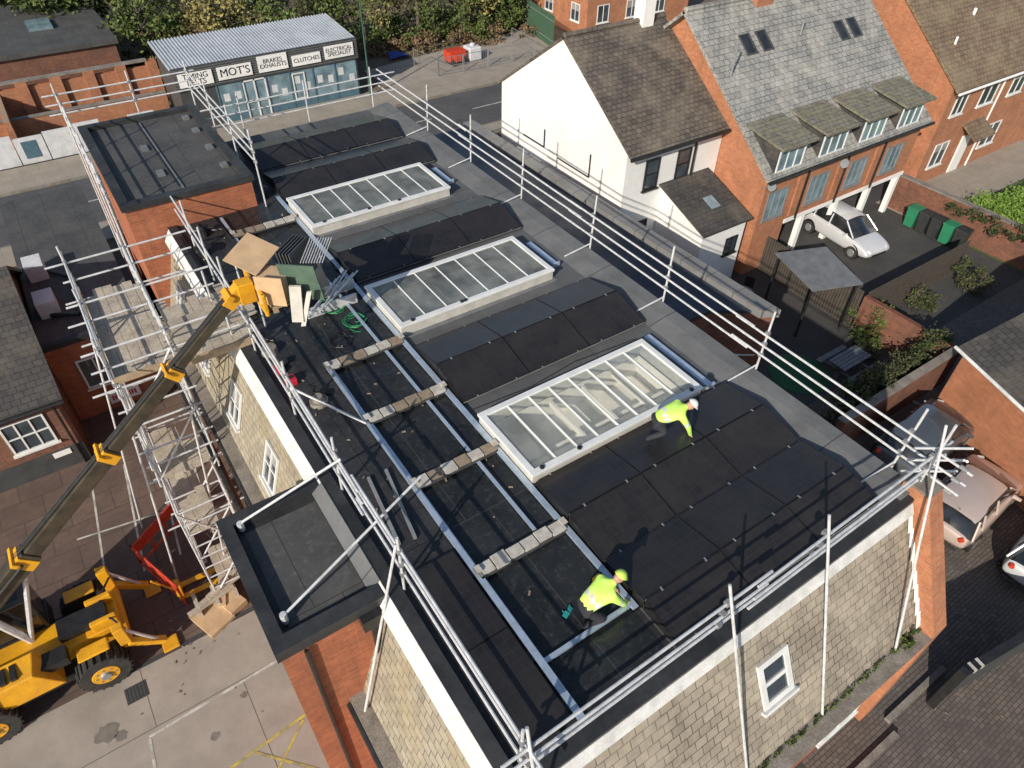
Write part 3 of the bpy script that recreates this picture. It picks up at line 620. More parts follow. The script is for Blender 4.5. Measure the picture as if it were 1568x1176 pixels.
for i in range(3): p_.box(ex+.02+i*.53,ex+.12+i*.53,ey-.6,ey+.6,ez,ez+.1)
p_.done()
b_=P('cardboard_cartons',m_card,pg)
b_.obox((ex-.05,ey-.1,ez+.7),(.8,.6,.15),(-.55,.75,.25),(0,-.3,1),0,.95,0,.8,0,.02)
b_.obox((ex-.1,ey-.15,ez+.12),(.75,-.65,0),(.65,.75,0),(0,0,1),0,.6,0,.55,0,.55)
b_.obox((ex-.15,ey-.3,ez+.15),(.75,-.65,0),(0,0,1),(.65,.75,0),0,.6,0,.7,-.02,.0)
b_.done()
b_=P('wrapped_sheets',m_cream,pg); b_.obox((ex+.3,ey-.75,ez-.25),(.6,-.4,0),(.15,.1,1),(.4,.6,0),0,.25,0,.85,0,.06)
b_.obox((ex+.45,ey-.8,ez-.4),(.5,-.5,.2),(.3,-.1,1),(.4,.6,0),0,.12,0,.9,0,.05); b_.done()
b_=P('green_backboard',m_ply,pg); b_.obox((ex+.45,ey-.35,ez+.1),(.75,-.62,0),(-.1,.1,1),(.62,.75,0),0,.8,0,.85,0,.03); b_.done()
b_=P('panel_stack',m_dgrey,pg)
for i in range(5): b_.obox((ex+.6+i*.05,ey+.15-i*.06,ez+.12),(.75,.62,0),(-.1,.1,1),(.62,-.75,0),0,.8,0,.8,0,.03)
b_.done()
b_=P('aluminium_rails',m_steel,pg)
for i in range(9): b_.tube((ex+.9+i*.05,ey-.2-i*.03,ez+.75),(ex+1.4+i*.05,ey+.4-i*.03,ez+.9),.012)
b_.done()
tk=Group('tool_box'); q=P('case',m_rt,tk,bevel=.02); q.box(-2.95,-2.7,5.2,5.45,7.0,7.16); q.box(-3.0,-2.8,5.7,5.95,7.0,7.12); q.done(); q=P('handle',m_black,tk); q.box(-2.88,-2.76,5.3,5.34,7.16,7.22); q.done()
for (x,y,mm) in ((-.7,6.6,m_gcab),(-1.3,6.1,m_black),(-.9,7.4,m_gcab)):
    g=Group('cable_coil'); q=P('coil',mm,g)
    for l in range(4):
        r0=.2+l*.03; pts=[(x+math.cos(t*.5)*r0*R.uniform(.9,1.2),y+math.sin(t*.5)*r0*R.uniform(.8,1.15),7.02+l*.012) for t in range(13)]
        q.path(pts,.009,5)
    p0=(x,y,7.02); pts=[p0]
    for j in range(10): p0=(p0[0]+R.uniform(-.22,.2),p0[1]+R.uniform(-.2,.2),7.02); pts.append(p0)
    q.path(pts,.009,5)
    q.done()
g=Group('loose_scaffold_tubes'); q=P('tubes',m_steel,g)
for i in range(6): q.tube((-1.7+i*.1,7.0+J()*4,7.3+(i%2)*.06),(-.5+i*.12,8.1+J()*4,7.35+(i%2)*.05),.02)
q.box(-1.6,-.3,7.3,7.35,7.01,7.28); q.box(-1.0,-.1,7.9,7.95,7.01,7.3); q.done()
g=Group('equipment_cabinet'); q=P('boards',m_dgrey,g,bevel=.01); q.obox((-1.5,8.2,7.02),(1,.15,0),(-.1,.5,.9),(0,-.9,.5),0,.9,0,.9,0,.05); q.box(-1.7,-1.1,8.7,9.2,7.01,7.5); q.done(); q=P('legs',m_steel,g); q.tube((-1.3,8.8,7.0),(-1.3,8.6,7.8),.02); q.tube((-.6,8.9,7.0),(-.6,8.7,7.8),.02); q.done()
g=Group('safety_barrier'); q=P('frame',m_red,g)
for (a,b) in (((-7.6,8.2),(-6.9,6.3)),((-7.6,8.2),(-6.2,9.2))):
    A=V((*a,0));Bq=V((*b,0))
    for z in (.15,.95,.6): q.tube(A+V((0,0,z)),Bq+V((0,0,z)),.03)
    for t in (0,.33,.66,1): p0=A.lerp(Bq,t); q.tube(p0,p0+V((0,0,1.0)),.03)
    q.obox(A+V((0,0,.62)),(Bq-A),(0,0,1),(Bq-A).cross(V((0,0,1))),0,(Bq-A).length,0,.28,-.02,.02)
q.done()
g=Group('timber_stack'); q=P('boards',m_card,g); q.obox((-6.6,4.9,.014),(.9,.35,0),(-.35,.9,0),(0,0,1),0,.75,0,1.0,0,.1); q.obox((-5.95,5.2,.014),(.9,.35,0),(-.35,.9,0),(0,0,1),0,.5,0,.8,0,.2); q.obox((-6.0,5.5,.014),(.3,1,0),(-1,.3,0),(0,0,1),0,1.1,0,.2,.2,.25); q.done()
q=P('loose_boards',m_board,g)
for i in range(4): q.obox((-6.9+i*.3,5.6+i*.1,.3),(1,.2+i*.1,0),(-.2-i*.1,1,0),(0,0,1),0,1.3,0,.18,i*.036,i*.036+.035)
for i in range(3): q.box(-6.7+i*.5,-6.6+i*.5,5.6,6.3,0.01,.3)
q.done()
g=Group('hand_pallet_truck'); q=P('forks',m_yel,g,bevel=.01); q.box(-6.9,-5.9,6.4,6.55,.1,.16); q.box(-6.9,-5.9,6.8,6.95,.1,.16); q.box(-7.0,-6.85,6.4,6.95,.1,.4); q.tube((-7,6.68,.3),(-7.4,6.68,1.1),.03); q.done()
# ------------------------------------------------------------ annex
A=Group('flat_roof_annex'); q=P('walls',m_brickd,A)
poly=[(6.25,4.6),(10.6,4.6),(12.3,3.4),(11.8,21.5),(6.25,21.5)]
q.prism(poly,0,3.85); q.done()
q=P('roof_felt',m_feltb,A); q.prism([(6.25,4.7),(10.6,4.7),(11.75,3.95),(11.3,21.4),(6.25,21.4)],3.85,3.95); q.done()
q=P('parapet_coping',m_cop,A); q.prism([(11.75,3.65),(12.35,3.3),(11.85,21.5),(11.3,21.5)],3.85,4.15); q.done()
window(A,(11.15,4.235,1.0),(1.8,-1.2,0),(0,0,1),(-1.2,-1.8,0),1.2,1.2,2,1,glass=m_glassb)
g=Group('roof_sheet_cover'); q=P('sheet',m_alu,g)
q.box(7.6,8.3,8.6,10.8,3.96,4.0); q.box(7.8,8.5,12.5,14.0,3.96,4.0); q.done()
g=Group('brick_boundary_wall'); q=P('bricks',m_brickd,g); q.box(6.4,19.4,24.8,25.05,0,1.5); q.box(19.4,20.2,24.7,25.2,0,1.7); q.done(); q=P('coping',m_stone,g); q.box(6.35,19.4,24.75,25.1,1.5,1.58); q.done()
# ------------------------------------------------------------ white house
Wh=Group('white_house'); x0,x1,y0,y1=12.95,18.27,11.9,20.7; ze,zr=6.0,8.98; ym=(y0+y1)/2
q=P('rendered_walls',m_white,Wh); q.box(x0,x1,y0,y1,0,ze); q.add([(x0,y0,ze),(x0,y1,ze),(x0,ym,zr),(x0+.25,y0,ze),(x0+.25,y1,ze),(x0+.25,ym,zr)],[(0,1,2),(3,5,4),(0,2,5,3),(1,4,5,2)]); q.done()
q=P('roof_tiles',m_rtile2,Wh); sl=(zr-ze)/(ym-y0); o=.3
q.slabq((x0-.06,y0-o,ze-o*sl+.08),(x1,y0-o,ze-o*sl+.08),(x1,ym,zr+.08),(x0-.06,ym,zr+.08),.1); q.slabq((x1,y1+o,ze-o*sl+.08),(x0-.06,y1+o,ze-o*sl+.08),(x0-.06,ym,zr+.08),(x1,ym,zr+.08),.1); q.done()
q=P('ridge_tiles',m_rtile2,Wh); q.tube((x0,ym,zr+.08),(x1,ym,zr+.08),.12); q.done()
q=P('rainwater_pipes',m_black,Wh); q.tube((x0-.1,y0-.35,ze-.2),(x1,y0-.35,ze-.2),.07); q.tube((x1-1.6,y0-.08,ze-.3),(x1-1.6,y0-.08,3),.05)
q.path([(x0-.05,14.0,5.1),(x0-.05,14.0,4.1),(x0-.05,16.2,4.1)],.03); q.path([(x0-.05,17.2,5.0),(x0-.05,17.2,4.2),(x0-.05,18.8,4.2)],.03); q.done()
for (xx,zz,ww,hh) in ((14.0,4.1,.75,1.3),(15.75,4.1,.75,1.3),(13.7,1.5,.85,1.2)):
    window(Wh,(xx,y0-.01,zz),(1,0,0),(0,0,1),(0,-1,0),ww,hh,1,2,frame=m_black,blind=False)
q=P('lean_to_walls',m_white,Wh); q.add([(x,y,z) for x in (15.1,17.65) for (y,z) in ((9.2,0),(11.89,0),(11.89,4.05),(9.2,3.1))],[(0,1,2,3),(7,6,5,4),(0,4,5,1),(1,5,6,2),(2,6,7,3),(3,7,4,0)]); q.done()
q=P('lean_to_roof',m_dslate,Wh); q.slabq((14.95,9.0,3.1),(17.8,9.0,3.1),(17.8,11.88,4.16),(14.95,11.88,4.16),.08); q.done()
q=P('lean_to_rooflight',m_glassb,Wh); q.slabq((16.3,10.0,3.5),(16.8,10.0,3.5),(16.8,10.6,3.72),(16.3,10.6,3.72),.03); q.done()
window(Wh,(16.6,9.19,1.6),(1,0,0),(0,0,1),(0,-1,0),.7,.8,1,1,frame=m_black)
q=P('flat_link_roof',m_feltt,Wh); q.box(12.0,12.9,17.0,24.5,2.8,2.95); q.done()
q=P('chimney',m_white,Wh); q.box(16.8,17.4,ym-.3,ym+.3,zr-.3,zr+.9); q.done()
g=Group('air_conditioning_unit')
q=P('cases',m_cover,g,bevel=.02)
for (x,y) in ((12.3,18.1),(12.3,17.1)): q.box(x,x+.4,y,y+.8,3.0,3.65)
q.done(); q=P('fans',m_black,g)
for (x,y) in ((12.28,18.5),(12.28,17.5)): q.tube((x,y,3.33),(x+.03,y,3.33),.25,16)
q.box(12.3,12.7,17.1,18.9,2.951,2.999); q.done()
# ------------------------------------------------------------ brick terrace with dormers
T=Group('brick_terrace'); x0,x1,y0,yr=17.95,29.1,9.15,14.85; ze,zr=5.0,9.58; sl=(zr-ze)/(yr-y0); yb=20.5; zu=2.15; xw=18.3
q=P('brick_walls',m_brick2,T)
q.box(xw,x1,y0,yb,zu,ze-.05)
q.add([(x,y,z) for x in (xw,xw+.25) for y,z in ((y0,ze-.05),(yb,ze-.05),(yr,zr-.1))],[(0,1,2),(5,4,3),(0,3,4,1),(1,4,5,2),(2,5,3,0)])
q.add([(x,y,z) for x in (x1-.25,x1) for y,z in ((y0,ze-.05),(yb,ze-.05),(yr,zr-.1))],[(0,1,2),(5,4,3),(0,3,4,1),(1,4,5,2),(2,5,3,0)])
q.box(xw,x1,y0+3,yb,0,zu); q.box(xw,x0+2.3,y0,y0+3,0,zu)
for xx in (20.6,23.3,26.0): q.box(xx-.2,xx+.2,y0-.08,y0,zu+.2,ze-.3)
q.done()
q=P('roof_tiles',m_rtile,T)
q.slabq((x0-.08,y0-.35,ze-.35*sl+.05),(x1+.1,y0-.35,ze-.35*sl+.05),(x1+.1,yr,zr+.05),(x0-.08,yr,zr+.05),.12)
q.slabq((x1+.1,yb+.3,ze-.3*sl+.05),(x0-.08,yb+.3,ze-.3*sl+.05),(x0-.08,yr,zr+.05),(x1+.1,yr,zr+.05),.12); q.done()
q=P('ridge_tiles',m_rtile,T); q.tube((x0,yr,zr+.06),(x1,yr,zr+.06),.12); q.done()
q=P('white_trim',m_white,T); q.box(x0+2.3,x1,y0-.05,y0+.02,zu-.12,zu+.06); q.box(x0+2.3,x1,y0+.02,y0+.3,zu-.12,zu-.01)
for xx in (21.7,24.1,26.6,28.9): q.box(xx-.12,xx+.12,y0,y0+.24,0,zu-.12)
q.done()
q=P('gutter_and_pipes',m_black,T); q.tube((x0-.1,y0-.42,ze-.27),(x1+.1,y0-.42,ze-.27),.07)
for xx in (20.85,23.55,26.25): q.tube((xx,y0-.12,ze-.3),(xx,y0-.12,zu),.05)
q.done()
for i in range(4):
    xc=19.2+i*2.72; wd=.88
    window(T,(xc-.6,y0-.01,2.65),(1,0,0),(0,0,1),(0,-1,0),1.25,1.3,3,1,glass=m_glassb,frame=m_grey,blind=False)
    q=P('dormer_cheeks',m_dslate,T)
    zc=6.08
    for xx in (xc-wd,xc+wd-.08):
        q.add([(xx,y0-.1,4.8),(xx+.08,y0-.1,4.8),(xx,y0-.1,zc),(xx+.08,y0-.1,zc),(xx,y0+1.5,6.2),(xx+.08,y0+1.5,6.2)],[(0,2,4),(1,5,3),(0,1,3,2),(2,3,5,4),(0,4,5,1)])
    q.done()
    q=P('dormer_roof',m_moss,T); q.slabq((xc-wd-.2,y0-.45,zc-.02),(xc+wd+.2,y0-.45,zc-.02),(xc+wd+.2,y0+1.6,6.40),(xc-wd-.2,y0+1.6,6.40),.1); q.done()
    window(T,(xc-wd+.08,y0-.12,4.9),(1,0,0),(0,0,1),(0,-1,0),2*wd-.16,1.13,3,1,glass=m_glassb,frame=m_wframe,sill=False,blind=False)
    q=P('dormer_apron',m_dgrey,T); q.box(xc-wd,xc+wd,y0-.16,y0-.1,4.65,4.88); q.done()
nr=V((0,-sl,1)).normalized(); ur=V((0,1,sl)).normalized()
for xx,y in ((20.0,12.9),(21.0,12.9),(25.9,12.6),(26.8,12.6)):
    z=ze+(y-y0)*sl+.06; window(T,(xx,y,z),(1,0,0),ur,nr,.62,.95,1,1,glass=m_carg,frame=m_dgrey,sill=False,blind=False)
q=P('flue_pipe',m_grey,T); q.tube((18.6,12.4,7.6),(18.6,12.4,8.9),.04); q.tube((23.6,13.2,8.2),(23.6,13.2,8.9),.05); q.done()
q=P('satellite_dish',m_grey,T); q.tube((23.3,9.1,4.1),(23.2,8.95,4.15),.22,16,.2); q.tube((18.5,9.1,4.3),(18.4,8.95,4.35),.2,16,.18); q.done()
q=P('chimney',m_brick2,T); q.box(21.8,22.8,yr-.4,yr+.4,zr-.5,zr+1.2); q.done()
Hh=Group('brick_house'); x0,x1,y0,yb=32.6,46,10.0,20; ze=5.4; ym=15; zr=9.2; sl=(zr-ze)/(ym-y0)
q=P('brick_walls',m_brick2,Hh); q.box(x0,x1,y0,yb,0,ze); q.add([(x,y,z) for x in (x0,x0+.25) for y,z in ((y0,ze),(yb,ze),(ym,zr))],[(0,1,2),(5,4,3),(0,3,4,1),(1,4,5,2),(2,5,3,0)]); q.done()
q=P('roof_tiles',m_rtile3,Hh); q.slabq((x0-.1,y0-.35,ze-.35*sl+.05),(x1,y0-.35,ze-.35*sl+.05),(x1,ym,zr+.05),(x0-.1,ym,zr+.05),.12); q.slabq((x1,yb+.3,ze-.3*sl+.05),(x0-.1,yb+.3,ze-.3*sl+.05),(x0-.1,ym,zr+.05),(x1,ym,zr+.05),.12); q.done()
q=P('gutter',m_white,Hh); q.tube((x0-.1,y0-.42,ze-.3),(x1,y0-.42,ze-.3),.07); q.tube((37.7,y0-.07,ze-.3),(37.7,y0-.07,0),.05); q.done()
for (xx,zz,ww,hh) in ((33.3,3.7,1.1,1.1),(35.8,3.7,1.5,1.1),(33.3,.9,1.3,1.3),(38.2,.9,1.6,1.3),(38.8,3.7,1.4,1.1)):
    window(Hh,(xx,y0-.01,zz),(1,0,0),(0,0,1),(0,-1,0),ww,hh,2,1)
q=P('porch',m_rtile3,Hh); q.slabq((35.3,9.0,2.3),(37.3,9.0,2.3),(37.3,10,2.9),(35.3,10,2.9),.08); q.done()
q=P('vent_pipes',m_white,Hh); q.tube((34.2,11.6,6.6),(34.2,11.6,7.0),.06); q.tube((37.0,12.6,7.3),(37.0,12.6,7.7),.08); q.done()
q=P('front_door',m_white,Hh); q.box(35.9,36.8,9.93,10,0,2.1); q.done()
g=Group('garden_wall'); q=P('bricks',m_brickd,g); q.box(29.6,29.85,-2,9.8,0,1.7); q.done(); q=P('coping',m_stone,g); q.box(29.55,29.9,-2,9.8,1.7,1.76); q.done()
g=Group('courtyard_wall'); q=P('bricks',m_brickd,g); q.box(12.6,19.2,.0,.22,0,1.6); q.box(19.2,19.42,.0,4.0,0,1.6); q.done(); q=P('coping',m_stone,g); q.box(12.55,19.2,-.04,.26,1.6,1.66); q.done()
g=Group('timber_fence'); q=P('panels',M('fence_dark',(.06,.05,.042),(.09,.075,.06),4,.85),g)
for i in range(38): q.box(19.22,19.26,4.1+i*.13,4.2+i*.13,0,1.75)
for i in range(60): q.box(19.5+i*.12,19.6+i*.12,3.98,4.02,0,1.7)
q.done()
hd=P('courtyard_hedge',l_ivy)
for i in range(9): leaves(hd,(13.3+i*.72,.75+R.uniform(-.1,.2),1.1+R.uniform(-.1,.3)),(.6,.55,.8),900,.06,8)
hd.done()
for (x,y,rr,m_) in ((19.0,3.3,1.0,l_green),(17.9,2.6,.5,l_ivy),(26.0,3.0,.8,l_ivy),(23.0,3.3,.6,l_ivy),(14.0,6.6,.5,l_green)):
    b=P('garden_shrub',m_); leaves(b,(x,y,.8*rr),(rr,rr,rr*.8),1800,.06,10); b.done()
b=P('garden_hedge',l_hedge)
for i in range(9): leaves(b,(31.0+i*.8,5.4-i*.15,.9),(.8,1.2,.9),1700,.07,8)
b.done()
b=P('climbing_plant',l_ivy)
for i in range(8): leaves(b,(29.4,6-i*.9,1.5),(.4,.6,.4),350,.06,6)
b.done()
q=P('artificial_turf_circle',m_turf); q.tube((15.1,3.3,.0),(15.1,3.3,.02),1.15,40); q.done()
g=Group('garden_canopy'); q=P('sheet_roof',m_lead,g); q.slabq((16.7,4.8,2.35),(18.75,4.05,2.35),(19.35,6.35,2.6),(17.2,7.15,2.6),.06); q.done()
q=P('posts',m_black,g)
for x,y in ((16.8,4.9),(18.65,4.2),(19.2,6.3),(17.3,7.0)): q.tube((x,y,0),(x,y,2.35),.05)
q.done()
for (x,y) in ((16.6,2.4),(15.2,6.8)):
    g=Group('picnic_table'); q=P('planks',m_lead if x>16 else m_wood,g)
    for i in range(5): q.box(x-.8,x+.8,y-.35+i*.15,y-.22+i*.15,.72,.76)
    for e in (-.75,.62): q.box(x-.8,x+.8,y+e,y+e+.22,.42,.46)
    for e in (-.55,.5): q.box(x+e,x+e+.07,y-.7,y+.8,.36,.415); q.box(x+e,x+e+.07,y-.1,y+.1,0,.715)
    q.done()
g=Group('patio_table'); q=P('top',m_grey,g); q.tube((16.4,7.6,.7),(16.4,7.6,.73),.5,24); q.tube((16.4,7.6,0),(16.4,7.6,.7),.04); q.tube((16.4,7.6,0),(16.4,7.6,.03),.25,16); q.done()
for k in range(4):
    a=k*1.57+.4; x,y=16.4+math.cos(a)*.85,7.6+math.sin(a)*.85
    g=Group('patio_chair'); q=P('seat_and_back',m_black,g); q.obox((x,y,.42),(math.cos(a),math.sin(a),0),(-math.sin(a),math.cos(a),0),(0,0,1),-.2,.2,-.2,.2,0,.03); q.obox((x,y,.45),(math.cos(a),math.sin(a),0),(-math.sin(a),math.cos(a),0),(0,0,1),.17,.2,-.2,.2,0,.45)
    for u_ in (-.15,.15):
        for w_ in (-.15,.15): q.tube((x+u_,y+w_,0),(x+u_,y+w_,.42),.012,5)
    q.done()
for i in range(5):
    x,y=28.7,7.6-i*.62; m_=(m_green,m_binb,m_binb,m_green,m_binb)[i]
    g=Group('wheelie_bin'); q=P('body',m_,g,bevel=.02); q.add([(x-.24,y-.22,.08),(x+.24,y-.22,.08),(x+.24,y+.22,.08),(x-.24,y+.22,.08),(x-.3,y-.27,1.0),(x+.3,y-.27,1.0),(x+.3,y+.27,1.0),(x-.3,y+.27,1.0)],[(0,3,2,1),(4,5,6,7),(0,1,5,4),(1,2,6,5),(2,3,7,6),(3,0,4,7)]); q.done()
    q=P('lid',m_,g,bevel=.02); q.box(x-.33,x+.33,y-.29,y+.29,1.0,1.07); q.done(); q=P('wheels',m_rub,g); q.tube((x+.2,y-.28,.1),(x+.2,y+.28,.1),.1,12); q.done()
Rb=Group('brick_outbuilding'); q=P('walls',m_brick2,Rb); q.prism([(17.6,-.6),(15.2,-6.4),(24,-10),(26,-3)],0,3.0); q.done()
q=P('roof',m_dslate,Rb); q.add([(17.3,-.4,2.95),(14.9,-6.6,2.95),(19.5,-8.5,5.5),(22,-2,5.5),(26.3,-3,2.95),(24,-10.2,2.95)],[(0,1,2,3),(3,2,5,4),(0,3,4),(1,5,2)]); q.done()
q=P('gutter',m_wpaint,Rb); q.tube((17.25,-.35,2.93),(14.85,-6.65,2.93),.06); q.done()
g=Group('driveway_gate'); q=P('panel',m_dgrey,g); q.obox((7.9,-6.75,.1),(3.6,-.55,0),(0,0,1),(.55,3.6,0),0,3.7,0,1.58,-.05,.05); q.done()
q=P('frame',m_black,g); q.obox((7.9,-6.75,.1),(3.6,-.55,0),(0,0,1),(.55,3.6,0),-.05,3.8,1.6,1.68,-.1,.1); q.box(7.75,7.93,-6.85,-6.65,0,1.85)
q.done(); q=P('tape_wraps',m_wline,g)
for t in (.2,.45,2.6,3.1): q.obox((7.9,-6.75,.1),(3.6,-.55,0),(0,0,1),(.55,3.6,0),t,t+.08,1.58,1.69,-.11,.11)
q.done()
# ------------------------------------------------------------ cars
def car(x,y,ang,L_,Wd,Hh_,col,name='parked_car'):
    g=Group(name); ca,sa=math.cos(ang),math.sin(ang)
    T_=lambda p:(x+p[0]*ca-p[1]*sa,y+p[0]*sa+p[1]*ca,p[2])
    k=L_/4.2; hw=Wd/2
    st=[(-2.1,.62,.80,.55),(-2.02,.62,.95,.35),(-1.6,.9,.98,.25),(-.6,1,.95,.22),(.6,1,.93,.22),(1.15,.99,.88,.22),(1.75,.93,.74,.25),(2.02,.8,.62,.3),(2.1,.66,.5,.38)]
    body=P('bodywork',col,g,smooth=True); rows=[]
    for (sx,wf,zt,zb) in st:
        wv=hw*(.55+.45*wf); zt*=Hh_/1.45
        prof=[(wv*.86,zb),(wv*.98,zb+.12),(wv,zb*.4+zt*.6),(wv*.95,zt-.03),(wv*.8,zt),(0,zt+.03)]
        prof=prof+[(-a,b) for a,b in prof[-2::-1]]
        rows.append([T_((sx*k,a,b)) for a,b in prof])
    n=len(rows[0]); body.add([p for r in rows for p in r],[(i*n+j,i*n+j+1,(i+1)*n+j+1,(i+1)*n+j) for i in range(len(rows)-1) for j in range(n-1)]+[tuple(range(n)),tuple(range((len(rows)-1)*n,len(rows)*n))]+[(i*n,(i+1)*n,(i+1)*n+n-1,i*n+n-1) for i in range(len(rows)-1)])
    o=body.done(); m_=o.modifiers.new('s','SUBSURF'); m_.levels=m_.render_levels=2
    gh=P('glasshouse',m_carg,g,smooth=True)
    gs=[(-1.98,.9,.0),(-1.62,.84,.93),(-.9,.82,1.0),(.1,.82,.98),(.45,.84,.85),(1.15,.9,.0)]; rows=[]
    zb=.9*Hh_/1.45
    for sx,wf,h in gs:
        zt=zb+(Hh_-zb)*h; wr=hw*(wf-.12*h)
        prof=[(hw*wf,zb-.05),(hw*(wf-.06*h),zb+(zt-zb)*.5),(wr,zt-.02*h),(0,zt+.02*h)]; prof=prof+[(-a,b) for a,b in prof[-2::-1]]
        rows.append([T_((sx*k,a,b)) for a,b in prof])
    n=7; gh.add([p for r in rows for p in r],[(i*n+j,i*n+j+1,(i+1)*n+j+1,(i+1)*n+j) for i in range(5) for j in range(n-1)]); gh.done()
    rf=P('roof_panel',col,g,smooth=True); rr=[]
    for sx,wf in ((-1.78,.66),(-1.6,.7),(-.9,.69),(.1,.68),(.38,.66)):
        zz=Hh_+ (.012 if -1.7<sx<.2 else -.03)
        rr.append([T_((sx*k,a*hw,b)) for a,b in ((wf,zz-.045),(wf*.8,zz),(0,zz+.03),(-wf*.8,zz),(-wf,zz-.045))])
    rf.add([p for r in rr for p in r],[(i*5+j,i*5+j+1,(i+1)*5+j+1,(i+1)*5+j) for i in range(4) for j in range(4)]); rf.done()
    pl=P('pillars',col,g)
    for sgn in (-1,1):
        for (a,b,c_,d_) in ((1.12,.9,.42,.735),(-1.95,.9,-1.62,.74),(-.35,.9,-.38,.72),(-1.3,.9,-1.25,.73)):
            pl.tube(T_((a*k,sgn*hw*b,zb)),T_((c_*k,sgn*hw*d_*1.0,Hh_-.05)),.035,6)
    pl.done()
    ty=P('tyres',m_rub,g); al=P('alloy_wheels',m_grey,g); ar=P('wheel_arches',m_black,g)
    for sx in (-1.3,1.3):
        for sg_ in (-1,1):
            c0=T_((sx*k,sg_*(hw-.2),.31)); c1=T_((sx*k,sg_*(hw+.0),.31)); ty.tube(c0,c1,.31,20); al.tube(T_((sx*k,sg_*(hw-.01),.31)),T_((sx*k,sg_*(hw+.012),.31)),.2,14,.17)
            ar.tube(T_((sx*k,sg_*(hw-.25),.34)),T_((sx*k,sg_*(hw-.03),.34)),.38,20)
    ty.done();al.done();ar.done()
    li=P('tail_lights',m_red,g)
    for sg_ in (-1,1): a=T_((-2.03*k,sg_*hw*.66,.82*Hh_/1.45)); li.tube(a,T_((-2.13*k,sg_*hw*.62,.82*Hh_/1.45)),.09,8,.07)
    li.done()
    li=P('headlights',m_steel,g)
    for sg_ in (-1,1): li.tube(T_((1.9*k,sg_*hw*.66,.6*Hh_/1.45)),T_((2.06*k,sg_*hw*.6,.57*Hh_/1.45)),.1,8,.08)
    li.done()
    nb=P('bumper_trim_and_plate',m_black,g)
    nb.tube(T_((-2.08*k,-hw*.7,.36)),T_((-2.08*k,hw*.7,.36)),.05,8); nb.tube(T_((2.08*k,-hw*.5,.42)),T_((2.08*k,hw*.5,.42)),.06,8)
    nb.tube(T_((-1.7*k,-hw*.1,Hh_+.03)),T_((-1.85*k,-hw*.1,Hh_+.12)),.01,5); nb.done()
    mr=P('mirrors',col,g)
    for sg_ in (-1,1): a=T_((.75*k,sg_*hw*.92,zb+.02)); mr.tube(a,T_((.72*k,sg_*(hw+.16),zb+.05)),.07,8,.05)
    mr.done()
car(14.25,-3.75,math.radians(5),4.1,1.8,1.45,paint('car_silver_reflecting',(.62,.50,.44)))  # silver car with a copper reflection put into its paint colour
car(14.75,-6.25,math.radians(3),4.2,1.8,1.5,paint('car_white',(.72,.76,.77)))
car(15.4,-1.5,math.radians(4),4.3,1.8,1.6,paint('car_dark',(.10,.115,.13)))
car(24.6,8.6,math.radians(-95),4.2,1.8,1.5,paint('car_pearl',(.75,.76,.78)))
car(9.6,-10.2,math.radians(10),4.2,1.8,1.5,paint('car_black',(.03,.032,.036)))
# ------------------------------------------------------------ left buildings
g=Group('brick_cottage'); q=P('walls',m_brickd,g); q.box(-18,-8.0,13.4,21,0,2.9); q.done()
q=P('roof',m_dslate,g); q.slabq((-18,13.1,2.85),(-7.85,13.1,2.85),(-7.85,17.2,5.3),(-18,17.2,5.3),.12); q.slabq((-7.85,21.3,2.85),(-18,21.3,2.85),(-18,17.2,5.3),(-7.85,17.2,5.3),.12); q.done()
q=P('gable',m_brickd,g); q.add([(-8.1,13.4,2.9),(-8.1,21,2.9),(-8.1,17.2,5.2)],[(0,1,2)]); q.done()
window(g,(-9.75,13.39,1.2),(1,0,0),(0,0,1),(0,-1,0),1.2,1.2,3,2,blind=False)
q=P('painted_plinth',m_dgrey,g); q.box(-18,-8.0,13.36,13.4,0,.8); q.done()
q=P('gutter',m_black,g); q.tube((-18,13.02,2.8),(-7.85,13.02,2.8),.06); q.tube((-8.2,13.3,2.8),(-8.2,13.3,0),.04); q.done()
q=P('wall_sign',m_white,g); q.box(-8.9,-8.4,13.33,13.36,.55,.75); q.done()
g=Group('brick_workshop'); q=P('walls',m_brick,g); q.box(-7.98,-4.9,15.4,26.5,0,3.1); q.done(); q=P('flat_roof',m_feltt,g); q.box(-7.98,-4.9,15.4,26.5,3.1,3.2); q.done()
q=P('parapet',m_felt,g); q.box(-8.0,-4.85,15.3,15.5,3.1,3.3); q.done()
window(g,(-7.3,15.38,1.2),(1,0,0),(0,0,1),(0,-1,0),1.5,1.2,3,1,blind=False)
q=P('shop_sign',m_white,g); q.box(-6.9,-5.9,15.3,15.38,.3,.75); q.done(); q=P('shop_sign_letters',m_rt,g)
for i in range(9): q.box(-6.8+i*.09,-6.74+i*.09,15.29,15.3,.42+.03*(i%2),.62)
q.done()
q=P('air_conditioner_boxes',m_cover,g,bevel=.02)
for y in (17.0,19.5): q.box(-7.7,-7.1,y,y+.9,3.2,3.8)
q.done(); q=P('roof_ducts',m_black,g); q.path([(-7.4,17.0,3.3),(-6.6,16.6,3.3),(-6.4,19,3.3),(-7.1,19.9,3.3)],.07); q.done()
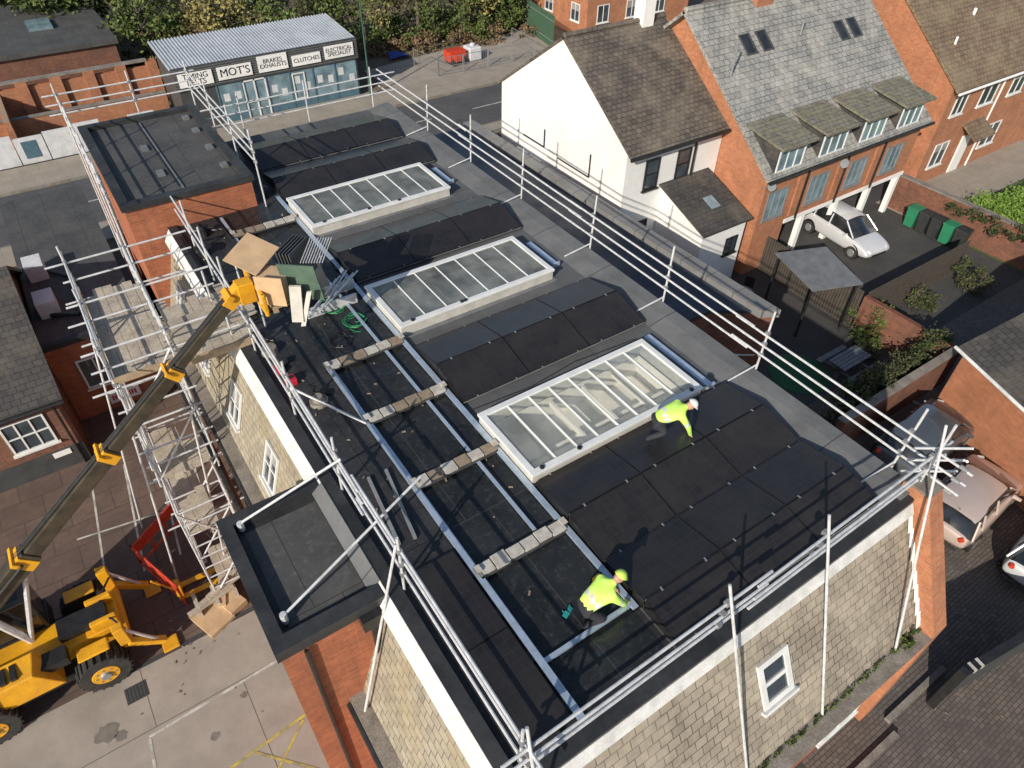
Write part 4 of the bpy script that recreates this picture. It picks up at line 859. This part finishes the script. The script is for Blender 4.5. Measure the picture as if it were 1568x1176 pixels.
# ------------------------------------------------------------ street: garage and surroundings
Mg=Group('motor_garage'); x0,x1,y0,y1=1.9,12.9,37.5,41.8
q=P('walls',m_dgrey,Mg); q.box(x0,x1,y0,y1,0,3.3); q.done()
q=P('corrugated_roof',m_corr,Mg); n=60
for i in range(n):
    a=x0-.2+(x1-x0+.4)*i/n; b=x0-.2+(x1-x0+.4)*(i+.5)/n; c_=x0-.2+(x1-x0+.4)*(i+1)/n
    q.add([(a,y0+.1,3.5),(b,y0+.1,3.57),(c_,y0+.1,3.5),(a,y1+.3,3.85),(b,y1+.3,3.92),(c_,y1+.3,3.85)],[(0,1,4,3),(1,2,5,4)])
q.done()
q=P('fascia_board',m_dgrey,Mg); q.box(x0-.1,x1+.1,y0-.12,y0,2.35,3.6); q.done()
q=P('fascia_slats',m_grey,Mg)
for i in range(9): q.box(x0-.1,x1+.1,y0-.135,y0-.121,2.45+i*.13,2.47+i*.13)
q.done()
gw=P('shopfront_frame',m_blue,Mg); gg=P('shopfront_glass',m_glassb,Mg); wd=P('door_frames',m_wframe,Mg); ip=P('infill_panels',m_blue,Mg); pp=P('window_posters',m_cover,Mg)
for i in range(6):
    a=4.0+i*1.48; gg.box(a,a+1.4,y0-.03,y0-.005,.5 if i not in(1,) else .05,2.3); gw.box(a-.07,a,y0-.08,y0,0,2.35); ip.box(a,a+1.4,y0-.05,y0-.031,0.02,.5) if i!=1 else None
    if i!=1:
        for t in range(2): xx=a+.1+t*.65+R.uniform(0,.2); zz=R.uniform(.7,1.6); pp.box(xx,xx+.35,y0-.036,y0-.031,zz,zz+.45)
    if i==1:
        for e in (0,.66,1.34): wd.box(a+e,a+e+.07,y0-.1,y0-.03,0,2.3)
        wd.box(a,a+1.4,y0-.1,y0-.031,2.22,2.3); wd.box(a,a+1.4,y0-.1,y0-.031,1.0,1.08)
    if i in (3,): wd.box(a+.1,a+.9,y0-.09,y0-.031,.6,.66);wd.box(a+.1,a+.16,y0-.09,y0-.031,.66,2.1);wd.box(a+.84,a+.9,y0-.09,y0-.031,.66,2.1);wd.box(a+.1,a+.9,y0-.09,y0-.031,2.1,2.16)
gw.done();gg.done();wd.done();ip.done();pp.done()
def signboard(txt,xa,xb,z0_,z1_,size):
    g=Group('shop_sign'); q=P('board',m_white,g); q.box(xa,xb,y0-.2,y0-.14,z0_,z1_); q.done()
    cu=bpy.data.curves.new('lettering','FONT'); cu.body=txt; cu.size=size; cu.align_x='CENTER'; cu.align_y='CENTER'; cu.extrude=.004; cu.space_line=.8
    ob=bpy.data.objects.new('lettering',cu); sc.collection.objects.link(ob); ob.location=((xa+xb)/2,y0-.207,(z0_+z1_)/2); ob.rotation_euler=(math.pi/2,0,0)
    bpy.context.view_layer.update(); me=bpy.data.meshes.new_from_object(ob.evaluated_get(bpy.context.evaluated_depsgraph_get())); mw=ob.matrix_world.copy(); bpy.data.objects.remove(ob)
    me.transform(mw); me.materials.clear(); me.materials.append(m_black); o=bpy.data.objects.new('lettering',me); sc.collection.objects.link(o); g.ch.append(o)
signboard("TIMING\nBELTS",2.0,3.9,2.55,3.3,.42); signboard("MOT'S",4.2,6.2,2.6,3.3,.62); signboard("BRAKES\nEXHAUSTS",6.6,8.4,2.6,3.5,.34); signboard("CLUTCHES",8.7,10.5,2.6,3.2,.34); signboard("ELECTRICAL\nSPECIALIST",10.8,12.7,2.65,3.4,.32)
g=Group('boundary_wall'); q=P('bricks',m_brick2,g)
q.box(-30,1.5,43.2,43.5,0,2.2); q.box(-14,1.6,40.6,40.85,0,1.4)
for k in range(9): q.box(-13+k*1.8,-12.4+k*1.8,43.0,43.6,0,2.5)
q.box(-7.0,-6.7,38.8,43.2,0,2.0); q.done(); q=P('coping',m_stone,g); q.box(-30,1.5,43.15,43.55,2.5,2.6); q.box(-14,1.6,40.55,40.9,1.4,1.46); q.done()
g=Group('white_hoarding'); q=P('panels',m_cover,g)
for k in range(14): q.box(-20+k*1.45,-18.6+k*1.45,37.6,37.7,.1,1.5+.1*(k%3))
q.done(); q=P('posters',m_blue,g)
for k in range(0,14,3): q.box(-19.7+k*1.45,-19.0+k*1.45,37.56,37.6,.4,1.3)
q.done()
g=Group('stored_cladding'); q=P('stack',m_wpaint,g)
for k in range(6): q.box(-5+k*.95,-4.2+k*.95,38.8,39.6,0.02,.6+.25*R.random())
q.done(); q=P('pallets',m_wood,g)
for k in range(4): q.box(-6+k*1.7,-5+k*1.7,41.2,42.2,0.02,.4+.5*R.random())
q.done()
g=Group('flat_roof_unit'); q=P('walls',m_brickd,g); q.box(-22,.4,46,57,0,3); q.done(); q=P('roof',m_feltt,g); q.box(-22.2,.6,45.8,57.2,3,3.25); q.done(); q=P('roof_lights',m_glassb,g)
for k in range(4): q.box(-14+k*3.4,-12.6+k*3.4,50,52,3.25,3.45)
q.done()
g=Group('brick_house'); q=P('walls',m_brick2,g); q.box(33,44,39,47,0,5.5); q.done(); q=P('roof',m_rtile2,g); q.slabq((32.7,38.7,5.4),(44.3,38.7,5.4),(44.3,43,8.5),(32.7,43,8.5),.12); q.slabq((44.3,47.3,5.4),(32.7,47.3,5.4),(32.7,43,8.5),(44.3,43,8.5),.12); q.done()
for xx in (34,37,40):
    for zz in (1,3.6): window(g,(xx,38.99,zz),(1,0,0),(0,0,1),(0,-1,0),1.2,1.3,2,1)
for yy in (40,43.5):
    for zz in (1,3.6): window(g,(32.99,yy+1,zz),(0,-1,0),(0,0,1),(-1,0,0),1.1,1.3,2,1)
g=Group('site_fence'); q=P('mesh_panels',m_grey,g)
def fpanel(a,b,h=1.9):
    a=V((*a,0));b=V((*b,0)); n=12
    for t in (0,1): q.tube(a.lerp(b,t),a.lerp(b,t)+V((0,0,h)),.03,6)
    for z in (.1,h*.5,h): q.tube(a+V((0,0,z)),b+V((0,0,z)),.02,6)
    for i in range(1,n): p0=a.lerp(b,i/n); q.tube(p0+V((0,0,.1)),p0+V((0,0,h)),.008,4)
fpanel((18.5,40.5),(19,37.8),1.2)
for k in range(4): fpanel((19+k*2,37.8-k*.1),(20.9+k*2,37.7-k*.1),1.2)
fpanel((27,37.4),(27.3,41),1.2)
q.done()
g=Group('palisade_fence'); q=P('pales',M('fence_green',(.06,.14,.08),(.08,.16,.1),3,.6),g)
for k in range(60): q.box(29.4+k*.03,29.47+k*.03,38.5+k*.16,38.55+k*.16,0,2.3)
q.done(); q=P('rails',m_grey,g); q.tube((29.4,38.5,.5),(31.2,48,.5),.03); q.tube((29.4,38.5,1.9),(31.2,48,1.9),.03); q.done()
g=Group('portable_generator'); q=P('red_case',m_red,g,bevel=.04); q.box(20.6,22.0,39.0,39.9,.3,1.0); q.box(20.9,21.5,38.6,39.0,.4,.8); q.done(); q=P('white_tank',m_cover,g,bevel=.08); q.box(22.3,23.3,39.0,40,.1,1.0); q.tube((22.8,39.5,1.0),(22.8,39.5,1.2),.2); q.done(); q=P('wheels',m_rub,g); q.tube((21,38.95,.3),(21,39.95,.3),.28,14); q.tube((21.7,38.95,.3),(21.7,39.95,.3),.28,14); q.done()
g=Group('blue_tarpaulin'); q=P('sheet',M('tarp_blue',(.03,.08,.35),(.02,.06,.25),2,.6),g); q.add([(17.5,42.3,.15),(18.9,42.2,.3),(19.1,43.0,.12),(17.8,43.3,.35),(18.3,42.7,.5)],[(0,1,4),(1,2,4),(2,3,4),(3,0,4)]); q.done()
g=Group('lamp_post'); q=P('column',M('lamp_green',(.05,.13,.10),(.04,.1,.08),3,.5),g); q.tube((13.3,36.8,.12),(13.3,36.8,1.2),.09,12); q.tube((13.3,36.8,1.2),(13.3,36.8,7.0),.06,12,.04); q.tube((13.3,36.8,7.0),(13.0,35.9,7.2),.035); q.done(); q=P('lantern',m_grey,g,bevel=.02); q.box(12.85,13.1,35.4,36,7.12,7.25); q.done()
# ------------------------------------------------------------ vegetation
mats=[l_green,l_brn,l_yel,l_green,l_green,l_green]
for i in range(26):
    x=2+i*1.25+R.uniform(-.6,.6); y=46.5-.12*(x-2)+R.uniform(0,4); 
    if x>30: continue
    sp=R.random()<.3
    tree('background_tree',x,y,R.uniform(3.2,6.4),R.uniform(1.5,2.6),mats[R.randrange(6)] if not(5<x<9) else l_yel,500 if sp else 1500,.13 if sp else .15)
for i in range(22):
    x=-6+i*2.0; tree('background_tree',x,57+R.uniform(-3,6),R.uniform(5,8.5),R.uniform(2.4,3.4),mats[R.randrange(6)],1500,.22)
b=P('undergrowth',l_brn)
for i in range(45): 
    x=R.uniform(1,31); leaves(b,(x,44.2-.1*x+R.uniform(0,4),.5),(1.2,.9,.6),260,.10,6)
b.done()
b=P('hedgerow',l_green)
for i in range(55): 
    x=R.uniform(1,30); leaves(b,(x,45-.1*x+R.uniform(0,5),.9),(1.2,.9,.9),300,.11,6)
b.done()
# ------------------------------------------------------------ people
def worker(x,y,z,ang,pose,helm,glove=None):
    g=Group('roof_worker'); ca,sa=math.cos(ang),math.sin(ang)
    T_=lambda p:V((x+p[0]*ca-p[1]*sa,y+p[0]*sa+p[1]*ca,z+p[2]))
    J=pose; names=[n for n in J if n not in('head','look')]; idx={n:i for i,n in enumerate(names)}
    E_=[('pelvis','waist'),('waist','chest'),('chest','neck'),('neck','headb')]
    rad=dict(pelvis=.155,waist=.145,chest=.17,neck=.07,headb=.06)
    for s_ in 'LR':
        E_+=[('pelvis','hip'+s_),('hip'+s_,'knee'+s_),('knee'+s_,'ank'+s_),('ank'+s_,'toe'+s_),('chest','sho'+s_),('sho'+s_,'elb'+s_),('elb'+s_,'wri'+s_)]
        rad.update({'hip'+s_:.10,'knee'+s_:.075,'ank'+s_:.055,'toe'+s_:.045,'sho'+s_:.085,'elb'+s_:.060,'wri'+s_:.038})
    me=bpy.data.meshes.new('body'); me.from_pydata([T_(J[n]) for n in names],[(idx[a],idx[b_]) for a,b_ in E_],[]); o=bpy.data.objects.new('tmp',me); sc.collection.objects.link(o)
    sk=o.modifiers.new('k','SKIN')
    sv=me.skin_vertices[0].data
    for n in names: sv[idx[n]].radius=(rad[n],rad[n]); sv[idx[n]].use_root=(n=='pelvis')
    ss=o.modifiers.new('s','SUBSURF'); ss.levels=2; ss.render_levels=2
    bpy.context.view_layer.update(); m2=bpy.data.meshes.new_from_object(o.evaluated_get(bpy.context.evaluated_depsgraph_get())); bpy.data.objects.remove(o)
    m2.materials.clear()
    for mm in (m_hv,m_navy,m_black,m_tape): m2.materials.append(mm)
    segs=[(a,b_,T_(J[a]),T_(J[b_])) for a,b_ in E_]
    for p in m2.polygons:
        p.use_smooth=True; best=None
        for a,b_,A_,B_ in segs:
            d_=B_-A_; t=max(0,min(1,(p.center-A_).dot(d_)/d_.length_squared)); dd=(p.center-(A_+d_*t)).length
            if best is None or dd<best[0]: best=(dd,a,b_,t)
        _,a,b_,t=best
        mi=0
        if a.startswith(('hip','knee')) or (a=='pelvis' and (b_.startswith('hip') or t<.35)): mi=1
        if a.startswith('ank'): mi=2
        if a=='waist' and .1<t<.35: mi=3
        if a.startswith('sho') and .55<t<.75: mi=3
        p.material_index=mi
    ob=bpy.data.objects.new('clothed_body',m2); sc.collection.objects.link(ob); g.ch.append(ob)
    hc=T_(J['head']); fw=(T_(J['look'])-hc).normalized(); up=V((0,0,1)); sd=fw.cross(up).normalized(); up=sd.cross(fw).normalized()
    bm=bmesh.new(); bmesh.ops.create_uvsphere(bm,u_segments=20,v_segments=14,radius=1)
    for v in bm.verts:
        c0=v.co.copy(); fx,sx,ux=c0.x,c0.y,c0.z
        f_=fx*.098; s_=sx*.074; u_=ux*.118
        if fx>.75 and abs(sx)<.2 and -.3<ux<.1: f_+=.022
        if fx>.6 and .15<abs(sx)<.5 and .0<ux<.25: f_-=.008
        if ux<-.5: s_*=.8; f_+=.006
        if abs(sx)>.93 and abs(ux)<.3: s_*=1.12
        v.co=hc+fw*f_+sd*s_+up*u_
    hm=bpy.data.meshes.new('head'); bm.to_mesh(hm); bm.free(); hm.materials.append(m_skin)
    for p in hm.polygons: p.use_smooth=True
    ho_=bpy.data.objects.new('head',hm); sc.collection.objects.link(ho_); g.ch.append(ho_)
    fc=P('eyes_and_mouth',m_black,g)
    for e in (-.03,.03): fc.tube(hc+fw*.088+sd*e+up*.012,hc+fw*.096+sd*e+up*.012,.009,8)
    fc.tube(hc+fw*.09-sd*.022-up*.062,hc+fw*.09+sd*.022-up*.062,.005,6); fc.done()
    bm=bmesh.new(); bmesh.ops.create_uvsphere(bm,u_segments=20,v_segments=14,radius=1)
    for v in bm.verts:
        c0=v.co.copy(); zz=max(c0.z,0.05); r_=1 if c0.z>0.05 else 1.02
        pk=.05 if (c0.z<.25 and c0.x>.5) else 0
        v.co=hc+up*.035+fw*(c0.x*.125*r_+pk)+sd*c0.y*.105*r_+up*(zz*.115)
    hm=bpy.data.meshes.new('helmet'); bm.to_mesh(hm); bm.free(); hm.materials.append(helm)
    for p in hm.polygons: p.use_smooth=True
    ho_=bpy.data.objects.new('helmet',hm); sc.collection.objects.link(ho_); g.ch.append(ho_)
    hd_=P('hands',glove or m_skin,g,smooth=True)
    for s_ in 'LR':
        w0=T_(J['wri'+s_]); e0=T_(J['elb'+s_]); d_=(w0-e0).normalized(); d_=(d_+V((fw.x,fw.y,-.2))*.6).normalized(); sde=d_.cross(V((0,0,1))).normalized(); nn_=sde.cross(d_)
        hd_.obox(w0-d_*.01,d_,sde,nn_,0,.09,-.042,.042,-.014,.014)
        for i,ln in enumerate((.070,.080,.074,.058)):
            b0=w0+d_*.085+sde*(-.032+i*.021); b1=b0+d_*ln*.55-nn_*.008; hd_.tube(b0,b1,.0095,6,.009); hd_.tube(b1,b1+(d_*.7-nn_*.7)*ln*.45,.009,6,.007)
        th=w0+d_*.03+sde*(.04 if s_=='L' else -.04); t1=th+(d_*.6+sde*(.8 if s_=='L' else -.8))*.035; hd_.tube(th,t1,.012,6,.01); hd_.tube(t1,t1+d_*.03-nn_*.01,.01,6,.008)
    hd_.done()
sq=dict(pelvis=(-.22,0,.50),waist=(-.08,0,.60),chest=(.17,0,.74),neck=(.33,0,.82),headb=(.38,0,.84),head=(.43,0,.86),look=(.80,.05,.40),
 hipL=(-.20,.11,.46),kneeL=(.10,.18,.40),ankL=(-.12,.16,.09),toeL=(.04,.18,.045),hipR=(-.20,-.11,.46),kneeR=(-.02,-.18,.30),ankR=(-.38,-.17,.12),toeR=(-.30,-.18,.045),
 shoL=(.22,.19,.75),elbL=(.36,.24,.45),wriL=(.50,.14,.12),shoR=(.22,-.19,.75),elbR=(.40,-.22,.46),wriR=(.54,-.1,.10))
worker(2.85,-.55,7.24,math.radians(-30),sq,m_helm)
s2=dict(pelvis=(-.18,0,.36),waist=(-.06,0,.48),chest=(.16,0,.64),neck=(.33,0,.74),headb=(.38,0,.78),head=(.43,0,.82),look=(.85,.05,.40),
 hipL=(-.16,.11,.33),kneeL=(.22,.2,.40),ankL=(-.02,.16,.09),toeL=(.14,.18,.045),hipR=(-.16,-.11,.33),kneeR=(.14,-.2,.09),ankR=(-.22,-.17,.09),toeR=(-.30,-.18,.045),
 shoL=(.22,.19,.66),elbL=(.36,.27,.38),wriL=(.56,.16,.14),shoR=(.22,-.19,.66),elbR=(.42,-.24,.40),wriR=(.62,-.1,.12))
worker(-.75,-2.75,7.01,math.radians(-8),s2,m_helmy)
g=Group('work_gloves'); q=P('fabric',m_teal,g,bevel=.01); q.obox((-1.15,-2.6,7.02),(1,.4,0),(-.4,1,0),(0,0,1),0,.12,0,.09,0,.03)
for i in range(4): q.tube((-1.03,-2.54+i*.02,7.035),(-.95,-2.5+i*.025,7.03),.011,6)
q.tube((-1.1,-2.54,7.035),(-1.12,-2.44,7.03),.012,6); q.done()
g=Group('cordless_drill'); q=P('body',m_yel,g,bevel=.008); q.tube((-.35,-2.3,7.1),(-.2,-2.28,7.1),.03,10); q.box(-.36,-.31,-2.32,-2.28,7.01,7.1); q.done(); q=P('chuck',m_black,g); q.tube((-.2,-2.28,7.1),(-.14,-2.27,7.1),.018,10,.01); q.done()
# ------------------------------------------------------------ small clutter
cl=P('roof_offcuts',m_slabb); 
for i in range(60):
    x,y=R.choice([(R.uniform(-3.0,-2.1),R.uniform(1,12.5)),(R.uniform(-1.7,-.3),R.uniform(6,11)),(R.uniform(-1.7,-.3),R.uniform(-2.5,5))]); a=R.uniform(0,3.1); l=R.uniform(.02,.1)
    cl.obox((x,y,7.012),(math.cos(a),math.sin(a),0),(-math.sin(a),math.cos(a),0),(0,0,1),0,l,0,R.uniform(.015,.04),0,.015)
cl.done()
cb=P('dc_cables',m_black)
for k in range(6):
    x,y=R.uniform(-2.9,-2.2),R.uniform(5,11); p0=V((x,y,7.02))
    for j in range(14):
        p1=p0+V((R.uniform(-.2,.2),R.uniform(-.25,.2),0)); p1.x=max(-3.1,min(-2.05,p1.x)); cb.tube(p0,p1,.012,5); p0=p1
cb.path([(.1,2.4,7.02),(1.6,2.3,7.02),(2.9,2.45,7.02),(4.7,2.3,7.02)],.01,5); cb.path([(.1,7.7,7.02),(2.0,7.8,7.02),(4.8,7.65,7.02)],.01,5)
cb.done()
# ------------------------------------------------------------ finalize groups
bpy.context.view_layer.update()
for g in groups:
    xs_=[];ys_=[];zs_=[]
    for o in g.ch:
        for v in o.bound_box: xs_.append(v[0]);ys_.append(v[1]);zs_.append(v[2])
    if not xs_: continue
    loc=V(((min(xs_)+max(xs_))/2,(min(ys_)+max(ys_))/2,min(zs_))); g.e.location=loc
    for o in g.ch: o.parent=g.e; o.location=-loc
# ------------------------------------------------------------ light, sky, camera
el,az=math.radians(27),math.atan2(-.50,-.87)
ds=V((math.cos(az)*math.cos(el),math.sin(az)*math.cos(el),math.sin(el)))
sd=bpy.data.lights.new('sun','SUN'); sd.energy=5.0; sd.angle=math.radians(.5); sd.color=(1,.91,.78)
so=bpy.data.objects.new('sun',sd); sc.collection.objects.link(so); so.rotation_euler=ds.to_track_quat('Z','Y').to_euler(); so.location=(-30,-15,30)
w=bpy.data.worlds.new('World'); sc.world=w; w.use_nodes=True; nt=w.node_tree
sk=nt.nodes.new('ShaderNodeTexSky'); sk.sky_type='NISHITA'; sk.sun_disc=False; sk.sun_elevation=el; sk.sun_rotation=math.atan2(ds.x,ds.y)
bg=nt.nodes['Background']; bg.inputs[1].default_value=.12; nt.links.new(sk.outputs[0],bg.inputs[0])
yaw,pitch,roll=-0.6091,0.7493,-0.0227
f=V((-math.sin(yaw)*math.cos(pitch),math.cos(yaw)*math.cos(pitch),-math.sin(pitch)))
r=V((math.cos(yaw),math.sin(yaw),0)); dn=-(r.cross(f))
c_,s_=math.cos(roll),math.sin(roll); r2=r*c_+dn*s_; d2=-r*s_+dn*c_
cd=bpy.data.cameras.new('camera'); co=bpy.data.objects.new('camera',cd); sc.collection.objects.link(co)
cd.sensor_width=36; cd.sensor_fit='HORIZONTAL'; cd.lens=36*1070/1568; cd.clip_end=2000
mw=Matrix((( r2.x,-d2.x,-f.x,-5.2812),(r2.y,-d2.y,-f.y,-6.7985),(r2.z,-d2.z,-f.z,17.6885),(0,0,0,1)))
co.matrix_world=mw; sc.camera=co
sc.view_settings.view_transform='Standard'; sc.view_settings.look='None'; sc.view_settings.exposure=0
